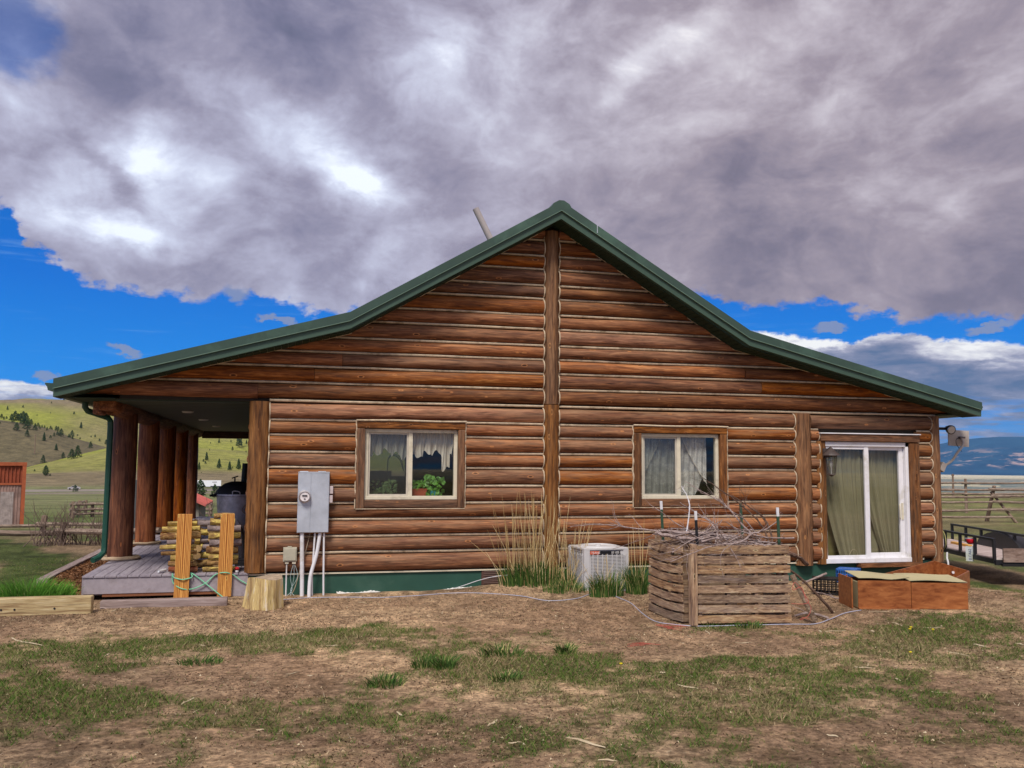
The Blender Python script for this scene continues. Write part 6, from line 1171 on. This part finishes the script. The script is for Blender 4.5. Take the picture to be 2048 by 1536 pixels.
TR = [  # px x, px y of the foot, px height, kind, label
 (128, 801, 7, 'spire', 'tiny pine on the skyline of the left hill'), (15, 820, 8, 'spire', 'small pine high on the sunny hill at far left'), (46, 816, 6, 'bush', 'small round pine high on the hill, second from the left edge'), (103, 807, 4, 'bush', 'tiny pine just below the left skyline'), (101, 827, 3, 'bush', 'tiny lone shrub high on the left hill'), (74, 832, 3, 'bush', 'tiny dark shrub in the middle of the bright slope'), (148, 829, 6, 'bush', 'small pine high on the bright slope near the downspout'), (162, 857, 12, 'spire', 'lone dark pine on the lime slope left of the downspout'), (33, 861, 16, 'bush', 'dark pine on the shaded slope, lower left of the tree line'), (54, 859, 20, 'bush', 'dark pine in the lower middle of the ridge cluster'), (70, 861, 14, 'bush', 'dark pine right of the ridge cluster'), (54, 873, 14, 'bush', 'dark pine standing below the ridge cluster'), (88, 882, 16, 'spire', 'pointed pine alone on the shaded slope'), (101, 877, 7, 'bush', 'small pine left of the double pine on the shaded slope'), (108, 873, 8, 'bush', 'left pine of the double group on the shaded slope'), (122, 873, 16, 'bush', 'larger pine of the double group on the shaded slope'), (115, 871, 9, 'bush', 'middle pine of the double group on the shaded slope'), (144, 875, 14, 'bush', 'round pine right of the double group'), (138, 876, 8, 'bush', 'small pine touching the round pine'), (145, 879, 6, 'bush', 'small pine below the round pine'), (160, 879, 5, 'bush', 'little pine on the shaded slope near the downspout'), (155, 872, 4, 'bush', 'tiny pine above the little pine near the downspout'), (182, 875, 4, 'bush', 'tiny pine close to the downspout, left'), (190, 875, 6, 'bush', 'tiny pine close to the downspout, right'), (199, 883, 6, 'bush', 'small pine beside the downspout'), (181, 897, 14, 'bush', 'round dark pine on the shaded slope beside the downspout'), (112, 901, 12, 'spire', 'pointed pine in the middle of the shaded slope'), (126, 917, 12, 'bush', 'small pine left of the big pair above the gully'), (143, 918, 20, 'bush', 'left tree of the big dark pair above the gully'), (155, 915, 24, 'bush', 'right and taller tree of the big dark pair above the gully'), (86, 926, 16, 'bush', 'dark pine at the low edge of the shaded slope'), (44, 936, 4, 'bush', 'tiny shrub at the gully foot'), (91, 952, 20, 'round', 'rounded dark green juniper at the foot of the lime slope'), (100, 952, 5, 'bush', 'tiny dark shrub touching the rounded juniper'), (69, 943, 5, 'bush', 'tiny pine left of the rounded juniper'), (150, 984, 14, 'bush', 'spreading pine in front of the passing car'), (212, 889, 10, 'bush', 'pine half hidden by the downspout'),
 (478, 894, 30, 'spire', 'tallest layered spruce seen under the porch roof'), (462, 885, 5, 'bush', 'small pine left of the tallest spruce'), (493, 888, 8, 'spire', 'small pine right of the tallest spruce'), (438, 886, 9, 'spire', 'small pine on the brown slope under the porch roof'), (412, 877, 6, 'spire', 'tiny pine just right of the last porch post top'), (465, 901, 8, 'bush', 'round pine below the tallest spruce'), (421, 887, 3, 'bush', 'tiny shrub on the brown slope'), (419, 901, 3, 'bush', 'tiny shrub lower on the brown slope'), (413, 921, 16, 'spire', 'narrow pine above two small ones, right of the last porch post'), (407, 924, 6, 'bush', 'upper of the two small pines beside the narrow pine'), (411, 928, 6, 'bush', 'lower of the two small pines beside the narrow pine'), (398, 940, 15, 'spire', 'leftmost of the four pines in a row above the truck'), (438, 937, 18, 'spire', 'second of the four pines in a row above the truck'), (459, 941, 17, 'spire', 'third of the four pines in a row above the truck'), (477, 939, 20, 'spire', 'rightmost of the four pines in a row above the truck'), (465, 937, 4, 'bush', 'tiny pine beside the third pine in the row'), (403, 947, 3, 'bush', 'tiny shrub above the white truck trailer'), (492, 905, 4, 'bush', 'tiny pine beside the house corner'), (400, 997, 36, 'round', 'full dark pine before the left end of the truck'), (429, 996, 26, 'round', 'full dark pine before the right end of the truck'), (461, 869, 4, 'bush', 'tiny shrub just under the porch roof edge'), (272, 895, 9, 'bush', 'small pine seen between the first two porch posts'), (275, 931, 4, 'bush', 'tiny shrub low between the first two porch posts')]
def put_tree(px_, py_, hp, kind, label, group=SG):
    x, y, z, d = march(px_, py_); dep = float(np.dot(np.array([x, y, z])-CAM, -ROT[:, 2])); h = hp*dep/FOC*1.05; pr = protos[kind]
    if kind not in used: used.add(kind); o = pr; o.location = (x, y, z); o.rotation_euler = (0, 0, rnd.uniform(0, 6)); o.scale = (h, h, h); o['label'] = label
    else: o = dup(pr, (x, y, z), rnd.uniform(0, 6), (h*rnd.uniform(.85, 1.15), h*rnd.uniform(.85, 1.15), h), label)
    o['group'] = group
for t_ in TR: put_tree(*t_)
for i, (x, y, h) in enumerate([(3, 838, 10), (8, 840, 7), (13, 838, 6), (23, 842, 14), (30, 842, 20), (26, 846, 10), (36, 843, 16), (41, 842, 16), (46, 845, 22), (51, 850, 24), (49, 848, 16), (62, 851, 12), (76, 854, 8), (79, 856, 6), (84, 856, 6), (89, 857, 6), (94, 861, 7), (101, 859, 7), (104, 860, 5), (112, 862, 10), (116, 862, 9), (80, 859, 4), (0, 848, 5)]): put_tree(x, y, h, 'bush', 'dark pine in the line of trees along the crest of the shaded ridge', 'line of trees on the shaded ridge')
# utility poles
for (px_, pb, pt, w_, lb_) in ((69, 908, 870, .16, 'thin utility pole on the shaded slope at left'), (1907, 993, 948, .12, 'thin utility pole beyond the buck fence right of the house')):
    x, y, z, d = march(px_, pb, 60, 3000); dep = float(np.dot(np.array([x, y, z])-CAM, -ROT[:, 2])); h = (pb-pt)*dep/FOC; mb = MB(); mb.tube([(0, 0, -.5), (0, 0, h)], [w_*dep/400+.08, w_*dep/400+.05], 8); mb.box((0, 0, h*.94), (h*.10, .12, .12)); o = lab(mb, 'utility_pole', m_pst, lb_, 'pole'); o.location = (x, y, z)
# car and truck on the highway
def facing(az_): return -math.radians(az_)
x, y, z, d = march(148, 974, 300, 600); aa = math.atan2(x-CAM[0], y-CAM[1]); r = 450.0; x, y = CAM[0]+r*math.sin(aa), CAM[1]+r*math.cos(aa); z = hz(x, y)+.4
car = thing('silver_car', 'silver car driving left along the far highway', 'car', (x, y, z)); 
def rotz(mb, a, c): R = Matrix.Rotation(a, 3, 'Z'); mb.v = [tuple(R @ Vector(v)+Vector(c)) for v in mb.v]; return mb
def sideprof(pts, w): m_ = MB(); m_.prism(pts, 'y', w/2, -w/2); return m_
fa = -aa; c = (x, y, z); z0_ = .1
rotz(sideprof([(-2.6, .35), (2.6, .35), (2.65, .95), (2.35, 1.15), (1.9, 1.2), (1.2, 1.62), (-.6, 1.68), (-1.5, 1.15), (-2.55, 1.0)], 1.9), fa, c).build('body', plain('silver_paint', (.42, .40, .42), .35, spec=.6), car)
rotz(sideprof([(-1.25, 1.18), (1.55, 1.2), (1.1, 1.56), (-.55, 1.6)], 1.94), fa, c).build('windows', m_black, car)
for wx in (-1.65, 1.6):
    mb = MB(); mb.tube([(wx, -1.0, .36), (wx, 1.0, .36)], .38, 14); rotz(mb, fa, c); mb.build('wheel', m_black, car)
def atroad(px_, r): a = math.radians(azel(px_, 970)[0]); return CAM[0]+r*math.sin(a), CAM[1]+r*math.cos(a), a
x, y, a = atroad(411, 448); z = hz(x, y)+.4; c = (x, y, z); fa = -a
tk = thing('semi_truck', 'white semi trailer truck on the far highway seen past the last porch post', 'truck', c)
mb = MB(); mb.bb(-7.2, 6.9, -1.25, 1.25, 1.25, 4.15); rotz(mb, fa, c).build('trailer', plain('white_trailer', (.82, .84, .86), .4, var=.04), tk)
mb = MB(); mb.bb(-7.1, 6.8, -1.1, 1.1, .95, 1.22); rotz(mb, fa, c).build('chassis', m_black, tk); mb = MB(); mb.bb(2.2, 6.85, -1.30, -1.26, 1.0, 1.55); rotz(mb, fa, c).build('side_skirt', m_black, tk); mb = MB(); mb.bb(3.0, 5.0, -1.28, -1.255, 3.2, 3.5); mb.bb(3.6, 4.4, -1.28, -1.255, 2.4, 2.55); rotz(mb, fa, c).build('side_mark', plain('dark_mark', (.12, .1, .1), .6), tk)
mb = MB(); mb.bb(-10.4, -7.9, -1.2, 1.2, .8, 3.5); mb.bb(-11.6, -10.4, -1.1, 1.1, .8, 2.2); rotz(mb, fa, c).build('cab', plain('white_cab', (.7, .7, .72), .4), tk)
for wx in (-10.8, -8.6, -7.4, 3.9, 5.1): mb = MB(); mb.tube([(wx, -1.24, .5), (wx, 1.24, .5)], .5, 14); rotz(mb, fa, c); mb.build('wheel', m_black, tk)
# ================================================================ right background
bf = thing('buck_fence', 'weathered buck and rail fence across the pasture right of the house', 'fence', (27, 15.4, -.5)); mb = MB()
def leg(a, b, r=.07): mb = MB(); mb.tube([a, b], [r, r*.8], 8, wob=.08); mb.build('post', m_pst, bf)
def rail(a, b, r=.055): mb = MB(); m_ = (Vector(a)+Vector(b))/2-Vector((0, 0, .03)); mb.tube([a, m_, b], [r, r*.92, r*.8], 7, wob=.08); mb.build('rail', m_rail, bf)
dirn = Vector((1.0, -.16, 0)).normalized(); base = Vector((*gp(1994, 1045), 0)); pw = Vector((-dirn.y, dirn.x, 0))
if pw.y < 0: pw = -pw
st = 4.3
for k_ in range(-2, 4):
    q = base+dirn*k_*st; z = hz(q.x, q.y); top_ = q+pw*.15+Vector((0, 0, z+1.40)); leg(q-pw*-.75+Vector((0, 0, z-.1)), top_+Vector((-.05, -.1, .15)), .085); leg(q-pw*.45+Vector((.75 if k_ % 2 == 0 else .6, 0, z-.1)), top_+Vector((-.15, 0, -.1)), .06)
    if k_ < 3:
        q2 = base+dirn*(k_+1)*st; z2 = hz(q2.x, q2.y)
        for h, off in ((.28, -.32), (.56, -.26), (.84, -.18), (1.12, -.10), (1.42, .02)):
            if h < .5 and k_ == 0: continue
            rail(q-dirn*.3+pw*off+Vector((0, 0, z+h+rnd.uniform(-.06, .06))), q2+dirn*rnd.uniform(.2, .6)+pw*off+Vector((0, 0, z2+h+rnd.uniform(-.06, .06))))
b2 = Vector((*gp(1933, 1026), 0)); z = hz(b2.x, b2.y); leg(b2+Vector((0, 0, z-.1)), b2+Vector((0, 0, z+1.75)), .08); b3 = Vector((*gp(2110, 1026), 0)); b1 = Vector((*gp(1800, 1028), 0))
for h in (1.55, 1.0): rail(b1+Vector((0, 0, hz(b1.x, b1.y)+h)), b2+Vector((0, -.1, z+h))); rail(b2+Vector((-.3, -.1, z+h-.03)), b3+Vector((0, 0, hz(b3.x, b3.y)+h+.05)))
# utility trailer
tr = thing('utility_trailer', 'black flat utility trailer with wooden bed parked past the right corner', 'trailer', (14, 1, -.2)); Kp = Vector(onz(1990, 1120, .08)); uu = Vector((math.sin(math.radians(17)), math.cos(math.radians(17)), 0)); vv = Vector((uu.y, -uu.x, 0)); bw = 1.15; bl = 4.7; hr = .40; zb_ = .08
Rt = Matrix.Rotation(math.atan2(uu.y, uu.x), 3, 'Z')
def tp(a, b, z): return Vector((Kp.x, Kp.y, 0))+uu*a+vv*b+Vector((0, 0, z))
def tbox(name, a, b, z, d, mat=m_black, par=tr, bev=0): mb = MB(); mb.box(tp(a, b, z), d, Rt); return mb.build(name, mat, par, bevel=bev)
m_bed = wood('trailer_boards', [(.22, .15, .13), (.36, .27, .24), (.50, .40, .37), (.58, .50, .46)], 'x', .6, .9, knots=False); m_side = wood('trailer_side_board', [(.12, .08, .065), (.22, .15, .12), (.32, .24, .20)], 'x', .6, .9, knots=False)
for k_ in range(6): tbox('bed_board', bl/2, .09+k_*.19, zb_+.02, (bl, .18, .03), m_bed)
for b in (.0, bw): tbox('side_rail', bl/2, b, zb_-.03, (bl, .05, .09)); tbox('top_rail', bl/2+(-.7 if b else 0), b, zb_+hr, (bl+(1.4 if b else 0), .05, .045))
tbox('cross_rail', 0, bw/2, zb_-.05, (.06, bw, .10)); tbox('cross_rail', bl, bw/2, zb_-.05, (.06, bw, .10))
for b in (.0, bw):
    for a_ in (.02, .85, 1.55, 2.3, 3.1, 3.9, 4.66): tbox('upright', a_, b, zb_+hr/2-.02, (.06, .05, hr))
tbox('end_board', -.06, bw/2+.12, zb_+.10, (.04, bw*.98, .27), m_side); tbox('bumper', -.07, bw/2+.1, zb_-.09, (.06, bw, .05))
mb = MB(); P = [tp(1.15+2.1*(i/14), bw-.06, zb_+.36*math.sin(math.pi*min(1, max(0, (i)/14)))**.55+.03) for i in range(15)]; vs = []
for p in P: vs += [p, p+vv*.30]
mb.add(vs, [(2*i, 2*i+2, 2*i+3, 2*i+1) for i in range(14)]); mb.add([p for p in P]+[Vector((p.x, p.y, zb_+.0)) for p in P], [(i, i+1, 16+i, 15+i) for i in range(14)]); mb.build('fender', m_black, tr, smooth='all')
for a_, b in ((2.2, bw+.17), (3.3, -.17)): mb = MB(); mb.tube([tp(a_, b+.1, .0), tp(a_, b-.1+.02, .0)], .24, 20); w_ = mb.build('wheel', plain('tyre', (.015, .015, .015), .8), tr, smooth=True)
lt = Vector(ony(1944, 1084, float(tp(.9, 0, 0).y))); a_l = .95
lp = tp(a_l, -.05, zb_+.28); mb = MB(); mb.lathe([(0, -.055), (.045, -.05), (.075, -.02), (.08, .03), (.075, .055), (0, .06)], lp, 16); mb.build('tail_light', plain('red_lens', (.50, .008, .02), .2, spec=.6), tr, smooth=True); mb = MB(); mb.bb(lp.x-.07, lp.x+.08, lp.y-.02, lp.y+.08, lp.z+.055, lp.z+.07); mb.build('light_bracket', m_galv, tr)
pp = tp(a_l, -.07, zb_+.03); Rp = Matrix.Rotation(math.radians(-38), 3, 'Z'); mb = MB(); mb.box(pp, (.15, .006, .31), Rp); PL = mb.build('licence_plate', plain('plate_face', (.60, .64, .66), .4, var=.1, dirt=(.5, .52, .30)), tr)
text('plate_lettering', 'JLCA62', .075, pp+Rp @ Vector((.03, -.006, -.13)), (math.pi/2, -math.pi/2, math.radians(-38)), plain('plate_ink', (.03, .05, .16), .5, var=0), tr)
mb = MB(); mb.tube(smooth_path([tp(2.15, -.03, .02), tp(2.1, -.06, -.1), tp(2.0, -.08, -.2), tp(1.98, -.1, -.30)]), .020, 8); mb.build('jack_stand', m_pvc, tr, smooth=True)
mb = MB(); mb.tube(smooth_path([tp(2.9, -.03, .50), tp(2.6, -.05, .54), tp(2.3, -.03, .45), tp(2.2, -.03, .2), tp(2.35, -.03, .05)]), .009, 5); mb.build('strap', plain('yellow_strap', (.42, .38, .16), .7), tr, smooth=True)
mb = MB(); mb.box(tp(2.9, .6, zb_+.06), (.9, .10, .05), Rt); lab(mb, 'yellow_plank', plain('yellow_wood', (.62, .33, .07), .7), 'short yellow plank lying on the trailer bed', 'plank')

# ---------------------------------------------------------------- air between here and the mountains
mb = MB(); mb.bb(-24000, 26000, -2500, 21500, -150, 1050); hzo = setk(mb.build('haze', None), 'stuff'); hzo.data.materials.clear(); tag(hzo, 'thin blue air over the distant plain and mountains', 'haze')
hm = bpy.data.materials.new('air'); hm.use_nodes = True; ht = hm.node_tree; ht.nodes.clear(); pv = ht.nodes.new('ShaderNodeVolumePrincipled'); pv.inputs['Color'].default_value = (.30, .58, 1, 1); pv.inputs['Density'].default_value = 1.7e-5; ho = ht.nodes.new('ShaderNodeOutputMaterial'); ht.links.new(pv.outputs[0], ho.inputs['Volume']); hzo.data.materials.append(hm)
